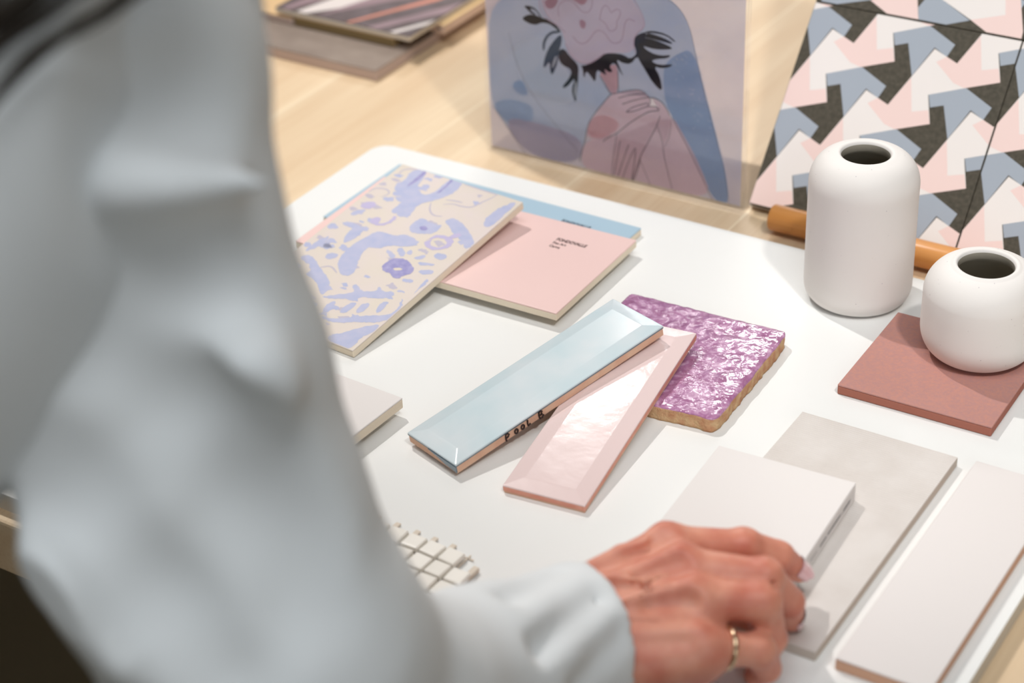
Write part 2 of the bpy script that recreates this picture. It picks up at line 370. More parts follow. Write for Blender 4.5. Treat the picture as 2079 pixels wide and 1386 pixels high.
def merge(parts):
    V = []; F = []; b = 0
    for P, f in parts:
        V.append(np.asarray(P)); F += [tuple(int(x)+b for x in q) for q in f]; b += len(P)
    return np.concatenate(V), F
POOL = {'o': [-.59797,.79163,.00927],'ex': [.954,-.29976,-.00582],'ey': [.29759,.94438,.13993],'W': 0.0465,'L': 0.1729,'t': 0.007}
PINK = {'o': [-.52143,.77851,.00569],'ex': [.99424,.1072,.0021],'ey': [-.10692,.98977,.09448],'W': 0.0527,'L': 0.1768,'t': 0.006}
FLORALF = {'o': [-.79609,.86444,.0067],'ex': [.99723,-.07417,-.00633],'ey': [.07437,.98906,.12743],'W': 0.1103,'L': 0.1923,'t': 0.006}
FLORAL = {'light': [[(.01399,.19101),(.02226,.19377),(.02587,.18466),(.02924,.17152),(.04011,.16634),(.04475,.17134),(.04496,.18212),(.04444,.19398),(.05527,.19537),(.05915,.18127),(.05402,.16809),(.04892,.16156),(.04383,.15504),(.04604,.14573),(.04798,.13895),(.0412,.14327),(.03662,.13833),(.03151,.13833),(.03097,.14328),(.03166,.14887),(.02814,.15764),(.02021,.15895),(.01136,.1679),(.01574,.17551),(.01208,.18457)],[(.0566,.128),(.05459,.1359),(.0564,.14325),(.06285,.1414),(.07164,.14079),(.07521,.14261),(.07703,.13593),(.07508,.12989),(.06798,.12624),(.06064,.125)],[(.07359,.14689),(.07675,.15363),(.08688,.15113),(.09592,.14562),(.10234,.14138),(.10813,.13688),(.11038,.13061),(.10707,.12644),(.10054,.13297),(.08924,.13716),(.08135,.14322)],[(.10126,.15594),(.09816,.16455),(.0986,.17506),(.10162,.18437),(.10493,.18995),(.10776,.18489),(.10745,.17185),(.10833,.15956),(.10565,.15439)],[(.08128,.10082),(.08554,.10793),(.08932,.10621),(.08612,.10089)],[(.08632,.09855),(.09923,.10283),(.10025,.10045),(.09133,.0963)],[(.09295,.09111),(.10233,.09671),(.10594,.09308),(.09915,.08834)],[(.0892,.07837),(.09731,.08141),(.09938,.07775),(.09301,.0756)],[(.05678,.10046),(.06546,.1),(.07079,.09538),(.06729,.09357)],[(.06384,.10411),(.06715,.1083),(.07525,.10014),(.07174,.09833)],[(.07249,.10364),(.07441,.10957),(.07933,.10226)],[(.03895,.06908),(.03416,.07886),(.03288,.09061),(.03329,.09833),(.0361,.10734),(.03892,.11639),(.05278,.11591),(.05849,.12137),(.06912,.12054),(.07516,.11492),(.06833,.10891),(.0575,.10581),(.05325,.09864),(.04473,.09673),(.04547,.08966),(.04878,.08152),(.05486,.07006),(.05485,.06403),(.04834,.06184)],[(.02411,.07365),(.02416,.07864),(.03082,.08084),(.03252,.07678),(.02877,.07114)],[(.00698,.12194),(.00685,.1284),(.01343,.13305),(.01447,.12966),(.01109,.12325)],[(.00769,.11064),(.01225,.11555),(.02129,.11503),(.02933,.11147),(.03012,.10427),(.02852,.09588),(.02521,.09166),(.02026,.10173),(.02064,.10957),(.01553,.10951)],[(.00662,.07206),(.00606,.08179),(.00834,.08927),(.01092,.0944),(.01269,.09025),(.01262,.08015),(.00871,.07264)],[(.00808,.06535),(.01374,.07077),(.02313,.06576),(.02981,.06189),(.03902,.05698),(.04952,.05046),(.05298,.04042),(.05091,.03698),(.04281,.04457),(.03369,.04937),(.02499,.04966),(.02681,.05546),(.01986,.0616),(.01221,.06255)],[(.05229,.03535),(.0578,.0406),(.06789,.04825),(.06997,.0517),(.06359,.05545),(.06567,.05892),(.0734,.0535),(.08254,.0583),(.08081,.06447),(.08653,.06039),(.09393,.06427),(.09788,.05932),(.09013,.05292),(.07858,.04917),(.07195,.04335),(.06053,.03734)],[(.06297,.02467),(.06211,.0335),(.06531,.03752),(.06865,.02767),(.0668,.02209)],[(.07451,.02847),(.07463,.0401),(.07917,.04249),(.0809,.03645),(.07923,.02866)],[(.08467,.03383),(.08277,.04207),(.08711,.04667),(.08993,.04122),(.08824,.03342)],[(.09574,.04198),(.09389,.05025),(.09767,.05456),(.10006,.04657),(.09946,.03936)],[(.06588,.0193),(.07532,.01972),(.08524,.02726),(.09516,.0348),(.10635,.04072),(.10921,.0491),(.10223,.06394),(.11016,.0519),(.11209,.04148),(.10701,.03199),(.09411,.02627),(.08133,.01836),(.07148,.01655)],[(.08444,.00311),(.09027,.00958),(.09435,.01624),(.10068,.0241),(.10876,.03178),(.11005,.02235),(.10612,.01356),(.10804,.00352),(.10491,-.00036),(.09228,-.00049)],[(.10788,.06692),(.10574,.07989),(.10531,.08559),(.10767,.08564),(.10818,.0788),(.10755,.07142)],[(.03132,.18875),(.03229,.19196),(.03708,.19354),(.03888,.19119),(.03654,.18866)],[(.03218,.17434),(.03178,.17817),(.03623,.17906),(.0386,.1749),(.03627,.17239)],[(.0927,.10919),(.09273,.11337),(.09707,.11512),(.10171,.11434),(.10282,.11077),(.09886,.1075)]],'mid': [[(.00688,.13366),(.00613,.13987),(.01351,.14361),(.0179,.13925),(.01466,.13368),(.01023,.13274)],[(.07914,.1257),(.07689,.12329),(.07731,.11851),(.08251,.11499),(.08954,.11541),(.09544,.12043),(.09682,.12609),(.0946,.13116),(.08894,.13324),(.08126,.13256),(.07765,.12869),(.07661,.1194),(.07769,.1212),(.07973,.126),(.08375,.12932),(.08992,.12874),(.09264,.12517),(.09176,.121),(.08736,.11823),(.08216,.11903),(.08039,.12259)],[(.08845,.13174),(.08924,.13716),(.09326,.14048),(.09648,.13837),(.09324,.13295)],[(.02289,.12357),(.02793,.13002),(.03269,.12728),(.03097,.12203),(.03819,.12573),(.03687,.13587),(.04075,.13527),(.04056,.12489),(.03167,.11906)]],'deep': [[(.06768,.08279),(.06772,.0889),(.06915,.09331),(.07196,.09599),(.07614,.09693),(.081,.09701),(.08613,.0936),(.09055,.09107),(.09217,.0859),(.08882,.08295),(.08758,.07633),(.08154,.07676),(.07826,.07984),(.07353,.07859)],[(.02124,.16964),(.0209,.18217),(.02087,.19444),(.02327,.19291),(.02491,.18147),(.02309,.17057)],[(.04702,.17169),(.04693,.18177),(.0455,.1937),(.04777,.19295),(.04938,.18301),(.04841,.17319)],[(.06174,.13317),(.06401,.13561),(.06882,.13477),(.06939,.13126),(.06512,.13034)]],'cream': [[(.07642,.08419),(.07792,.08642),(.08309,.08815),(.08329,.08584),(.08009,.08369)]]}
FLORAL_LINES = [[(.06018,.16334),(.06611,.16765),(.07307,.16727),(.0814,.16942),(.08346,.17776),(.08666,.18462),(.08847,.19342)],[(.08795,.19527),(.0798,.19169),(.06844,.19127),(.0582,.19147)],[(.05086,.16123),(.05545,.15312),(.06217,.14877),(.06887,.1509)],[(.00613,.17885),(.00522,.18662),(.01118,.19015),(.01493,.19092)],[(.00015,.15149),(.00202,.1578),(.01023,.1606),(.01652,.15708),(.0134,.15018)],[(.02981,.06189),(.03543,.06725),(.04461,.06231)],[(.05839,.16899),(.06516,.17111),(.07142,.17166)]]
ART_FILLS = [('veil',[(.00463,.04041),(.00401,.07366),(.00599,.128),(.05173,.14418),(.14062,.16023),(.16195,.15787),(.17526,.14662),(.18214,.12527),(.18918,.09853),(.20054,.06176),(.21071,.02664),(.21333,.00242),(.20038,.00291),(.18757,.03198),(.17224,.0554),(.16394,.0669),(.15431,.07543),(.14606,.07631),(.11823,.07437),(.11114,.07018),(.09218,.04292),(.08904,.02977),(.08419,.00621),(.03637,.0021),(.01184,.03211)]),('veil_deep',[(.15693,.09962),(.15959,.10795),(.16894,.11626),(.18152,.1226),(.19206,.08616),(.20062,.0578),(.20931,.02901),(.21333,.00242),(.20038,.00291),(.18765,.02656),(.17506,.04799),(.16258,.0666),(.15771,.08013)]),('veil_deep',[(.02294,.06104),(.03294,.06863),(.0385,.0588),(.03834,.05462),(.02938,.0541)]),('veil_deep',[(.0054,.04057),(.01867,.04903),(.04108,.04829),(.04377,.04053),(.04046,.03141),(.02518,.02518),(.01331,.03102)]),('veil_pale',[(.02276,.09107),(.04024,.10525),(.06782,.1093),(.07292,.08502),(.08404,.06846),(.078,.05627),(.06041,.05247),(.0385,.0588),(.03023,.07491)]),('veil_mauve',[(.03637,.0021),(.01184,.03211),(.05097,.03375),(.08904,.02977),(.08419,.00621)]),('skin',[(.16394,.0669),(.17224,.0554),(.18757,.03198),(.20038,.00291),(.13476,1e-05),(.11324,.00113),(.08413,.00336),(.08904,.02977),(.11647,.03738)]),('flower',[(.05182,.14678),(.05291,.13662),(.05549,.12797),(.06245,.12142),(.07084,.11515),(.07347,.10644),(.07751,.09663),(.08455,.09207),(.09307,.0918),(.10164,.09752),(.10873,.10356),(.11574,.10627),(.12959,.10839),(.13511,.11726),(.13239,.12189),(.14194,.13143),(.13925,.1411),(.1325,.1487),(.12714,.16031)]),('pink_spot',[(.05578,.13714),(.05701,.13086),(.06272,.13062),(.06712,.13534),(.06873,.1421)]),('pink_spot',[(.07443,.14443),(.08278,.14081),(.08973,.13823),(.09402,.14416),(.09411,.14929)]),('pink_spot',[(.08597,.12589),(.08882,.12773),(.09227,.12514),(.09078,.1203),(.08726,.12028)]),('skin_pink',[(.10219,.08702),(.11143,.09555),(.11913,.09711),(.11893,.07452),(.11257,.07183),(.10705,.08137)]),('skin',[(.11257,.07183),(.11823,.07437),(.13639,.08115),(.14192,.07941),(.14606,.07631),(.14675,.07114),(.14537,.06885),(.15364,.06998),(.15365,.06665),(.14468,.06402),(.13212,.05452),(.11792,.04045),(.1064,.03233),(.09195,.03043),(.09057,.03428),(.09365,.04462),(.10101,.05582)]),('skin',[(.13212,.05452),(.14676,.06447),(.15434,.06746),(.14674,.07646),(.15568,.0744),(.16258,.0666),(.164,.05891),(.15862,.03881),(.15162,.05481),(.1433,.03529),(.13765,.0216),(.13479,.01121),(.13192,.00353),(.11324,.00184),(.11649,.04013)]),('skin_pink',[(.09218,.04292),(.10097,.05308),(.11521,.05349),(.12081,.04657),(.10642,.03372),(.09198,.03182)]),('ink',[(.03493,.11821),(.04206,.12292),(.04852,.1233),(.05398,.12181),(.05948,.12202),(.06578,.11903),(.0702,.11402),(.06926,.11299),(.06479,.11633),(.05938,.11865),(.05295,.11826),(.04824,.11526),(.04178,.11529)]),('ink',[(.03766,.1288),(.04324,.12984),(.0487,.12835),(.05398,.12181),(.05216,.12231),(.04865,.12709),(.04317,.12815),(.04447,.12589),(.04945,.12347),(.04485,.12344),(.04036,.12679)]),('ink_blue',[(.07017,.11317),(.06071,.10204),(.0558,.09255),(.05314,.0817),(.05548,.08218),(.05937,.08813),(.05955,.07871),(.06181,.07702),(.06676,.08877),(.06695,.09563),(.07091,.10658)]),('veil_pale',[(.06508,.09441),(.06213,.08783),(.06102,.0816),(.06394,.08649),(.06594,.09202)]),('ink_blue',[(.0693,.11468),(.06196,.11326),(.05629,.10795),(.05332,.10143),(.05359,.09552),(.05498,.0958),(.05616,.10369),(.06096,.11054),(.06926,.11316)]),('ink',[(.06797,.09923),(.07259,.101),(.07703,.09595),(.08419,.09061),(.085,.08566),(.0821,.05747),(.0799,.06222),(.07821,.06879),(.08214,.07994),(.07455,.06975),(.06896,.0677),(.07754,.07899),(.0786,.0852),(.07039,.08694),(.06686,.09221)]),('veil_pale',[(.08256,.07831),(.08006,.06918),(.08085,.06329),(.0822,.06184),(.08329,.06986)]),('ink',[(.08507,.08909),(.09329,.09204),(.1024,.09853),(.10784,.10424),(.11675,.10602),(.12382,.10619),(.1291,.10392),(.13438,.10831),(.13439,.11245),(.13179,.11689),(.13356,.12299),(.14138,.12778),(.14311,.12649),(.13963,.11596),(.14658,.1124),(.15524,.11167),(.16382,.11421),(.16041,.11065),(.15179,.1085),(.14659,.1058),(.15354,.10389),(.16559,.10717),(.16218,.104),(.15528,.10176),(.14921,.10218),(.15444,.09494),(.15667,.08286),(.14836,.08866),(.14224,.09743),(.13787,.1032),(.13525,.10765),(.12996,.09992),(.12289,.09932),(.11759,.1016),(.1202,.09542),(.12414,.08781),(.12018,.09289),(.11579,.09872),(.11129,.09444),(.11482,.09095),(.11123,.08936),(.10678,.09183),(.10941,.08645),(.10494,.08807),(.10046,.08969),(.09939,.0784),(.09584,.08278),(.09138,.08697),(.08941,.07888),(.08826,.08974)]),('ink',[(.14138,.12778),(.14829,.1301),(.15944,.12966),(.16715,.12548),(.1663,.1245),(.15944,.12844),(.14829,.12847),(.14311,.1269)]),('ink',[(.14311,.1269),(.14657,.12757),(.15775,.12608),(.1646,.12376),(.16376,.12253),(.15519,.12313),(.14484,.12356),(.14138,.1237)]),('ink',[(.14138,.12329),(.14571,.12332),(.15433,.12255),(.16506,.11977),(.16208,.11796),(.15091,.11573),(.13964,.11638),(.1379,.11974)])]
ART_LINES = [(1,[(.11239,.07183),(.10279,.05929),(.09522,.04855),(.09133,.03956),(.0895,.02787),(.08607,.01779),(.08427,.00905)]),(1,[(.10317,.08521),(.10726,.07916),(.11239,.07232)]),(1,[(.11881,.09236),(.11918,.07476)]),(1,[(.11239,.07183),(.1197,.07487),(.12902,.07862),(.13724,.08105),(.14235,.07919)]),(1,[(.11914,.07029),(.129,.07487),(.14235,.07919),(.14643,.07565),(.14643,.07172),(.14337,.06908)]),(1,[(.12222,.06569),(.13311,.07181),(.14541,.07661)]),(1,[(.12581,.0603),(.13102,.06542),(.14439,.07177)]),(1,[(.12581,.06),(.13307,.06239),(.14337,.06859),(.14949,.06992),(.15438,.06901),(.15256,.06694),(.14541,.06508),(.13719,.05881),(.12888,.05198),(.1173,.04031),(.10666,.03281),(.10557,.03052)]),(1,[(.14642,.07663),(.15151,.07674),(.1576,.07413),(.16272,.06542)]),(.5,[(.16272,.06542),(.16427,.06084),(.16284,.04861),(.15881,.03868)]),(1,[(.15461,.06315),(.15209,.05515),(.14646,.04289),(.13921,.02909),(.13711,.02351),(.13288,.01123),(.13075,.00348)]),(.7,[(.15209,.05515),(.15674,.04322),(.15782,.0314),(.16309,.01231),(.16521,.00462)]),(.8,[(.1173,.04031),(.11617,.03192),(.1139,.01704),(.11268,.00224)]),(1,[(.12041,.03493),(.11709,.01779),(.11428,.00159)]),(1,[(.12774,.03356),(.12346,.02134),(.11748,.00236)]),(.8,[(.13296,.03171),(.12873,.02257),(.12174,.00234)]),(1,[(.1338,.0319),(.13292,.02048),(.12969,.00322),(.13286,.00502),(.13816,.02376)]),(.6,[(.16424,.06477),(.17296,.0509),(.1864,.02803),(.20001,.00193)]),(.6,[(.13815,.02171),(.14232,.01245),(.14651,.00316)]),(.4,[(.16063,.15639),(.17126,.15087),(.17933,.13735),(.18359,.11665),(.19206,.08616),(.20062,.0578),(.20931,.02901),(.21329,.00406)]),(.4,[(.02335,.10464),(.03028,.07628),(.04427,.05451),(.05999,.03854),(.08295,.01719)]),(.6,[(.00536,.03986),(.03637,.0021)])]
ART_PINK = [(.8,[(.05172,.1364),(.05236,.1282),(.05764,.12167),(.0667,.11921),(.07384,.1143)]),(.8,[(.05459,.14023),(.05497,.12952),(.06129,.12152)]),(.8,[(.06871,.12626),(.0675,.13185),(.06991,.13726),(.07631,.14091),(.08256,.13959),(.08692,.13465),(.09135,.13301),(.09585,.1355),(.09773,.14158),(.09779,.14485)]),(.8,[(.08014,.11259),(.08457,.10843),(.08907,.10763),(.09455,.11206),(.09915,.11961),(.10364,.12214),(.10805,.12051),(.11241,.11473),(.11682,.11352),(.12214,.11664),(.12395,.12359),(.12488,.13197),(.12839,.13589),(.1336,.13444)]),(.8,[(.10376,.13041),(.10566,.13978),(.10922,.14289),(.11183,.14093),(.11354,.13676),(.1162,.14012),(.11972,.14158),(.12188,.13955),(.12054,.13522),(.11787,.13145),(.11872,.12751),(.11604,.12371),(.11161,.12244),(.10903,.12812),(.10376,.13041)]),(.8,[(.1328,.15128),(.13795,.14418),(.14139,.13673),(.14138,.13105),(.13356,.12381),(.13223,.11697),(.13351,.10979)]),(.8,[(.07361,.10543),(.07794,.09614),(.08603,.09183),(.09329,.09246),(.10241,.09937),(.10784,.10424)])]
UPPER = [('slate',[(.27,16.66),(.47,16.06),(1.52,16.06),(4.1,16.89),(5.95,17.7)]),('rose',[(4.1,16.89),(6.15,15.88),(8.22,15.83),(7.59,17.54),(7.44,17.98),(3.43,17.24)]),('slate',[(7.81,17.0),(8.09,17.63),(8.28,18.13),(8.71,18.21),(9.43,17.88),(11.83,16.75),(9.45,15.81),(8.22,15.83)]),('white',[(9.43,17.88),(8.71,18.21),(13.75,19.14),(14.22,17.62),(11.88,16.8)]),('rose',[(11.88,16.8),(14.22,17.62),(13.75,19.14),(14.79,19.33),(15.82,16.64),(15.88,15.63),(14.17,15.67)])]
UPN = [ ((-0.531,0.487,0.446),0.050),((-0.510,0.481,0.418),0.053),((-0.488,0.478,0.394),0.059),((-0.474,0.460,0.339),0.060),((-0.457,0.453,0.287),0.063),((-0.439,0.445,0.231),0.064),((-0.416,0.449,0.169),0.062) ]
FON = [ ((-0.414,0.450,0.169),0.060),((-0.402,0.493,0.111),0.050),((-0.400,0.573,0.066),0.042),((-0.390,0.650,0.038),0.041) ]
VAL=[ [(-0.434,0.444,0.407),(-0.416,0.456,0.409),(-0.398,0.468,0.409)],[(-0.480,0.400,0.368),(-0.455,0.411,0.352),(-0.424,0.427,0.344),(-0.403,0.443,0.350)],[(-0.465,0.400,0.342),(-0.440,0.407,0.318),(-0.412,0.418,0.300),(-0.384,0.431,0.287)],[(-0.423,0.409,0.294),(-0.398,0.414,0.265),(-0.372,0.419,0.236),(-0.331,0.437,0.214)],[(-0.468,0.384,0.304),(-0.443,0.388,0.274),(-0.413,0.393,0.236),(-0.391,0.395,0.207)],[(-0.385,0.423,0.266),(-0.369,0.430,0.259),(-0.351,0.441,0.259)],[(-0.476,0.397,0.353),(-0.472,0.415,0.395),(-0.464,0.423,0.403)] ]
RID=[ [(-0.451,0.432,0.391),(-0.428,0.445,0.385),(-0.400,0.460,0.379)],[(-0.426,0.428,0.335),(-0.399,0.437,0.314),(-0.366,0.446,0.284)],[(-0.395,0.417,0.255),(-0.374,0.421,0.231),(-0.342,0.436,0.219)],[(-0.456,0.397,0.306),(-0.428,0.402,0.271),(-0.397,0.406,0.232)],[(-0.469,0.380,0.284),(-0.448,0.381,0.252),(-0.423,0.383,0.216)] ]
HAIR = [([(-.414,.466,.484),(-.429,.431,.450),(-.448,.409,.437),(-.458,.388,.417)], .0016), ([(-.426,.458,.485),(-.445,.423,.454),(-.457,.406,.441),(-.467,.386,.423)], .003), ([(-.437,.452,.485),(-.456,.416,.454),(-.466,.402,.444),(-.474,.385,.429)], .006), ([(-.420,.462,.484),(-.425,.436,.454),(-.439,.418,.442),(-.452,.397,.425),(-.456,.385,.412)], .0016)]
# ================================================================== SETTING
o = mesh('floor', [(-6,-4,0),(4,-4,0),(4,6,0),(-6,6,0)], [(0,1,2,3)], [M['floor']]); tag(o, kind='structure')
def wallp(name, a, b):
    x0, y0 = a; x1, y1 = b; d = Vector((x1-x0, y1-y0, 0)).normalized(); n = Vector((-d.y, d.x, 0))*.1
    V = [(x0,y0,0),(x1,y1,0),(x1+n.x,y1+n.y,0),(x0+n.x,y0+n.y,0)]; V += [(x,y,3.2) for x,y,_ in V]
    w = mesh(name, V, [(0,1,5,4),(1,2,6,5),(2,3,7,6),(3,0,4,7),(4,5,6,7),(3,2,1,0)], [M['wallm']]); tag(w, kind='structure')
wallp('wall_back', (4,6), (-6,6)) if False else wallp('wall_back', (-6,6), (4,6))
wallp('wall_left', (-6,-4), (-6,6))
wallp('wall_right', (4,6), (4,-4))
wallp('wall_front', (4,-4), (-6,-4))
o = slab('ceiling', -6.1, 4.1, -4.1, 6.1, 3.2, 3.3, M['wallm'], bev=0); tag(o, kind='structure')

# ================================================================== TABLE
tb = empty('display_table', (0, 0, 0), 'light oak plank display table carrying the white board and all samples', 'table')
TTZ = BT+TT
slab('tabletop', -2.3, .25, .622, 2.7, TTZ-.04, TTZ, M['table'], tb, bev=.002)
for x, y in ((-2.2,.72),(.15,.72),(-2.2,2.6),(.15,2.6)):
    slab('leg', x-.035, x+.035, y-.035, y+.035, 0, TTZ-.04, M['table'], tb, bev=.003)

# white board with rounded corners
def rounded(x0, x1, y0, y1, r, n=8):
    P = []
    for cx, cy, a0 in ((x1-r,y0+r,-90),(x1-r,y1-r,0),(x0+r,y1-r,90),(x0+r,y0+r,180)):
        for k in range(n+1):
            a = math.radians(a0+90*k/n); P.append((cx+r*math.cos(a), cy+r*math.sin(a)))
    return P
def prism(name, P, z0, z1, mats, parent=None, bev=.0006, side=1):
    bm = bmesh.new(); lo = [bm.verts.new((x,y,z0)) for x,y in P]; hi = [bm.verts.new((x,y,z1)) for x,y in P]
    ft = bm.faces.new(hi); fb = bm.faces.new(lo[::-1]); n = len(P)
    for i in range(n): bm.faces.new((lo[i], lo[(i+1)%n], hi[(i+1)%n], hi[i])).material_index = side if len(mats) > 1 else 0
    if bev: bmesh.ops.bevel(bm, geom=list(ft.edges), offset=bev, segments=2, affect='EDGES')
    return fin(bm, name, mats, parent)
P = rounded(-.856, -.2265, .632, 1.1275, .013)
o = prism('display_board', [(x+.54, y-.88) for x, y in P], 0, .0118, [M['board'], M['board_edge']])
o.location = (-.54, .88, BT-.0119); tag(o, 'large white rounded-corner board lying on the oak table under the samples', 'board')

# ================================================================== plain flat tiles
def tile(name, label, cat, cx, cy, w, l, z0, t, rot, top, side, group=None, glaze=.0012, bev=.0006):
    e = empty(name, (cx, cy, BT+z0), label, cat, group); e.rotation_euler = (0, 0, math.radians(rot))
    slab('tile_body', -w/2, w/2, -l/2, l/2, 0, t-glaze, side, e, bev)
    slab('tile_face', -w/2, w/2, -l/2, l/2, t-glaze, t, top, e, min(bev, glaze*.45))
    return e
EPS = .0001
# powder blue + powder pink labelled tiles
bl = tile('ceramic_tile', 'long powder blue tile with black printed lettering, lowest of the pastel stack', 'tile', -.708, 1.0445, .213, .097, EPS, .006, -.6, M['bluef'], M['bisque'])
pk = tile('ceramic_tile', 'powder pink tile with black printed lettering, lying on the blue tile', 'tile', -.6965, 1.0065, .215, .113, .0063, .006, .9, M['pinkf'], M['bisque'])
def text(name, s, x, y, z, size, m, parent, sx=1, rot=0, off=.00006, shear=0, space=1):
    c = bpy.data.curves.new(name, 'FONT'); c.body = s; c.size = size; c.extrude = .00008; c.offset = off; c.shear = shear; c.space_character = space
    t_ = bpy.data.objects.new('t', c); COL.objects.link(t_); bpy.context.view_layer.update()
    me = bpy.data.meshes.new_from_object(t_.evaluated_get(bpy.context.evaluated_depsgraph_get())); bpy.data.objects.remove(t_)
    me.name = name; me.materials.clear(); me.materials.append(m); o = bpy.data.objects.new(name, me); COL.objects.link(o); o.parent = parent
    o.location = (x, y, z); o.scale = (sx, 1, 1); o.rotation_euler = (0, 0, math.radians(rot)); return o
def to_local(e, x, y):
    a = -e.rotation_euler.z; dx, dy = x-e.location.x, y-e.location.y
    return dx*math.cos(a)-dy*math.sin(a), dx*math.sin(a)+dy*math.cos(a)
for e, x, y, z, m in ((pk, -.6400, 1.0375, .0061, M['inkp']), (bl, -.6570, 1.0725, .0061, M['inkb'])):
    lx, ly = to_local(e, x, y)
    text('brand_lettering', 'FONDOVALLE', lx, ly, z, .0052, m, e, .72, 0, .00011)
    text('line_lettering', 'Res Art', lx, ly-.0050, z, .0042, m, e, .8, 0, .00002)
    text('colour_lettering', 'Carne', lx, ly-.0100, z, .0042, m, e, .8, 0, .00002)

# floral tile leaning on the pink tile
F = FLORALF; e = empty('floral_tile', (0,0,0), 'cream tile printed with lavender flowers and leaves, leaning on the pink tile', 'tile', mat=frame_of(F))
slab('tile_body', 0, F['W'], 0, F['L'], -F['t'], -.0010, M['bisque'], e)
slab('tile_face', 0, F['W'], 0, F['L'], -.0010, 0, M['floral'], e, .0004)
from mathutils import noise
def jag(P, amp, step=.0012):
    Q = []
    for i in range(len(P)):
        a, b = P[i-1], P[i]; n_ = max(1, int(math.hypot(b[0]-a[0], b[1]-a[1])/step))
        for k in range(n_): Q.append((a[0]+(b[0]-a[0])*k/n_, a[1]+(b[1]-a[1])*k/n_))
    return [(x+amp*noise.noise(Vector((x*420, y*420, 1))), y+amp*noise.noise(Vector((x*420, y*420, 7)))) for x, y in Q]
fp = Flat(); W_, L_ = F['W'], F['L']
for ci, (c, pas) in enumerate((('light', 1), ('mid', 1), ('deep', 1), ('cream', 1))):
    for P in FLORAL[c]:
        Q = jag(smooth_poly(P, 1), .0009); Q = clip_poly(Q, .0006, W_-.0006, .0006, L_-.0006)
        fp.poly(Q, .00006+ci*.00003, ci)
for P in FLORAL_LINES:
    Q = smooth_poly(P, 2, closed=False); Q = [(min(max(x, .001), W_-.001), min(max(y, .001), L_-.001)) for x, y in Q]
    fp.line(Q, .0013, .00007, 4, taper=True)
# further sprigs where the sleeve hides the tile and between the traced flowers
rnd = random.Random(5)
for _ in range(90):
    x, y = rnd.uniform(.004, W_-.004), rnd.uniform(.004, L_-.004)
    if x > .045 and y > .05 and rnd.random() < .6: continue
    a = rnd.uniform(0, 6.28); s = rnd.uniform(.002, .0055)
    P = [(x+s*math.cos(a+t)*(1+.35*math.sin(3*t)), y+s*.6*math.sin(a+t)*(1+.3*math.cos(2*t))) for t in [k*math.tau/12 for k in range(12)]]
    fp.poly(clip_poly(jag(P, .0012, .0008), .0006, W_-.0006, .0006, L_-.0006), .00005, 0 if rnd.random() < .7 else 4)
fp.build('floral_print', [M['lav'], M['lav2'], M['lavd'], M['cream'], M['greyline']], e)

# left white tiles (stack of two, half hidden by the sleeve)
tile('ceramic_tile', 'small white tile edge peeking out beneath the cream-edged white tile by the sleeve', 'tile', -.678, .7695, .096, .048, EPS, .0055, -3, M['white'], M['grey_side'])
tile('ceramic_tile', 'white tile with thick cream edge beside the white sleeve', 'tile', -.6715, .770, .100, .100, .0059, .0075, -3, M['white'], M['bisque'])

# gently bevelled glazed tiles -------------------------------------------------
def bevel_glaze(name, w, l, t, b, rise, m, parent, z0=0):
    n = 0; V = []; bm = bmesh.new()
    base = [(0,0),(w,0),(w,l),(0,l)]; inn = [(b,b),(w-b,b),(w-b,l-b),(b,l-b)]
    a = [bm.verts.new((x,y,z0)) for x,y in base]; c = [bm.verts.new((x,y,z0+.0012)) for x,y in base]; d = [bm.verts.new((x,y,z0+.0012+rise)) for x,y in inn]
    bm.faces.new(a[::-1]); bm.faces.new(d)
    for i in range(4):
        j = (i+1)%4; bm.faces.new((a[i],a[j],c[j],c[i])); bm.faces.new((c[i],c[j],d[j],d[i]))
    bmesh.ops.bevel(bm, geom=[e for e in bm.edges], offset=.0005, segments=3, affect='EDGES', profile=.6)
    return fin(bm, name, [m], parent, smooth=False)
F = POOL; e = empty('metro_tile', (0,0,0), 'pale blue glazed tile with POOL B handwritten on its edge', 'tile', mat=frame_of(F))
w, l, t = F['W'], F['L'], F['t']
slab('tile_body', .0003, w-.0003, .0003, l-.0003, -t, -.0011, M['bisque_pink'], e, .0005)
slab('glaze_rim', 0, w, 0, l, -.0016, -.0004, M['glaze_edge'], e, .0003)
bevel_glaze('glaze', w, l, t, .0095, .0016, M['glaze_blue'], e, -.0008)
# glaze drip over the near end
fp = mesh('glaze_drip', [(.020,-.0004,-.0012),(w+.0001,-.0004,-.0012),(w+.0001,-.0004,-.0056),(.036,-.0004,-.0048),(.028,-.0004,-.0026),
    (.020,.0004,-.0012),(w+.0001,.0004,-.0012),(w+.0001,.0004,-.0056),(.036,.0004,-.0048),(.028,.0004,-.0026)], [(4,3,2,1,0),(5,6,7,8,9),(0,1,6,5),(1,2,7,6),(2,3,8,7),(3,4,9,8),(4,0,5,9)], [M['glaze_edge']], e)
# handwriting POOL B on the long side (x = w), running along +y
def stroke(pts, u0, s):
    return [(w+.0002, u0+p[0]*s, -.0041+(p[1]-.5)*s) for p in pts]
LET = {'P': [[(.1,0),(.05,.5),(.1,1),(.45,.95),(.6,.72),(.45,.5),(.1,.42)]], 'O': [[(.3+.28*math.cos(a), .45+.36*math.sin(a)) for a in [k*math.tau/14 for k in range(15)]]],
       'L': [[(.15,1),(.1,.5),(.12,.1),(.55,.22)]], 'B': [[(.1,1),(.05,.5),(.12,.02),(.5,.02),(.72,.25),(.55,.48),(.15,.5),(.5,.6),(.58,.85),(.4,1),(.1,1)]]}
parts = []
for ch, u, s in (('P',.0385,.0052),('O',.0460,.0044),('O',.0512,.0043),('L',.0560,.0046),('B',.0655,.0052)):
    for st in LET[ch]: parts.append(tube(None, stroke(st, u, s), .00058, None, seg=6))
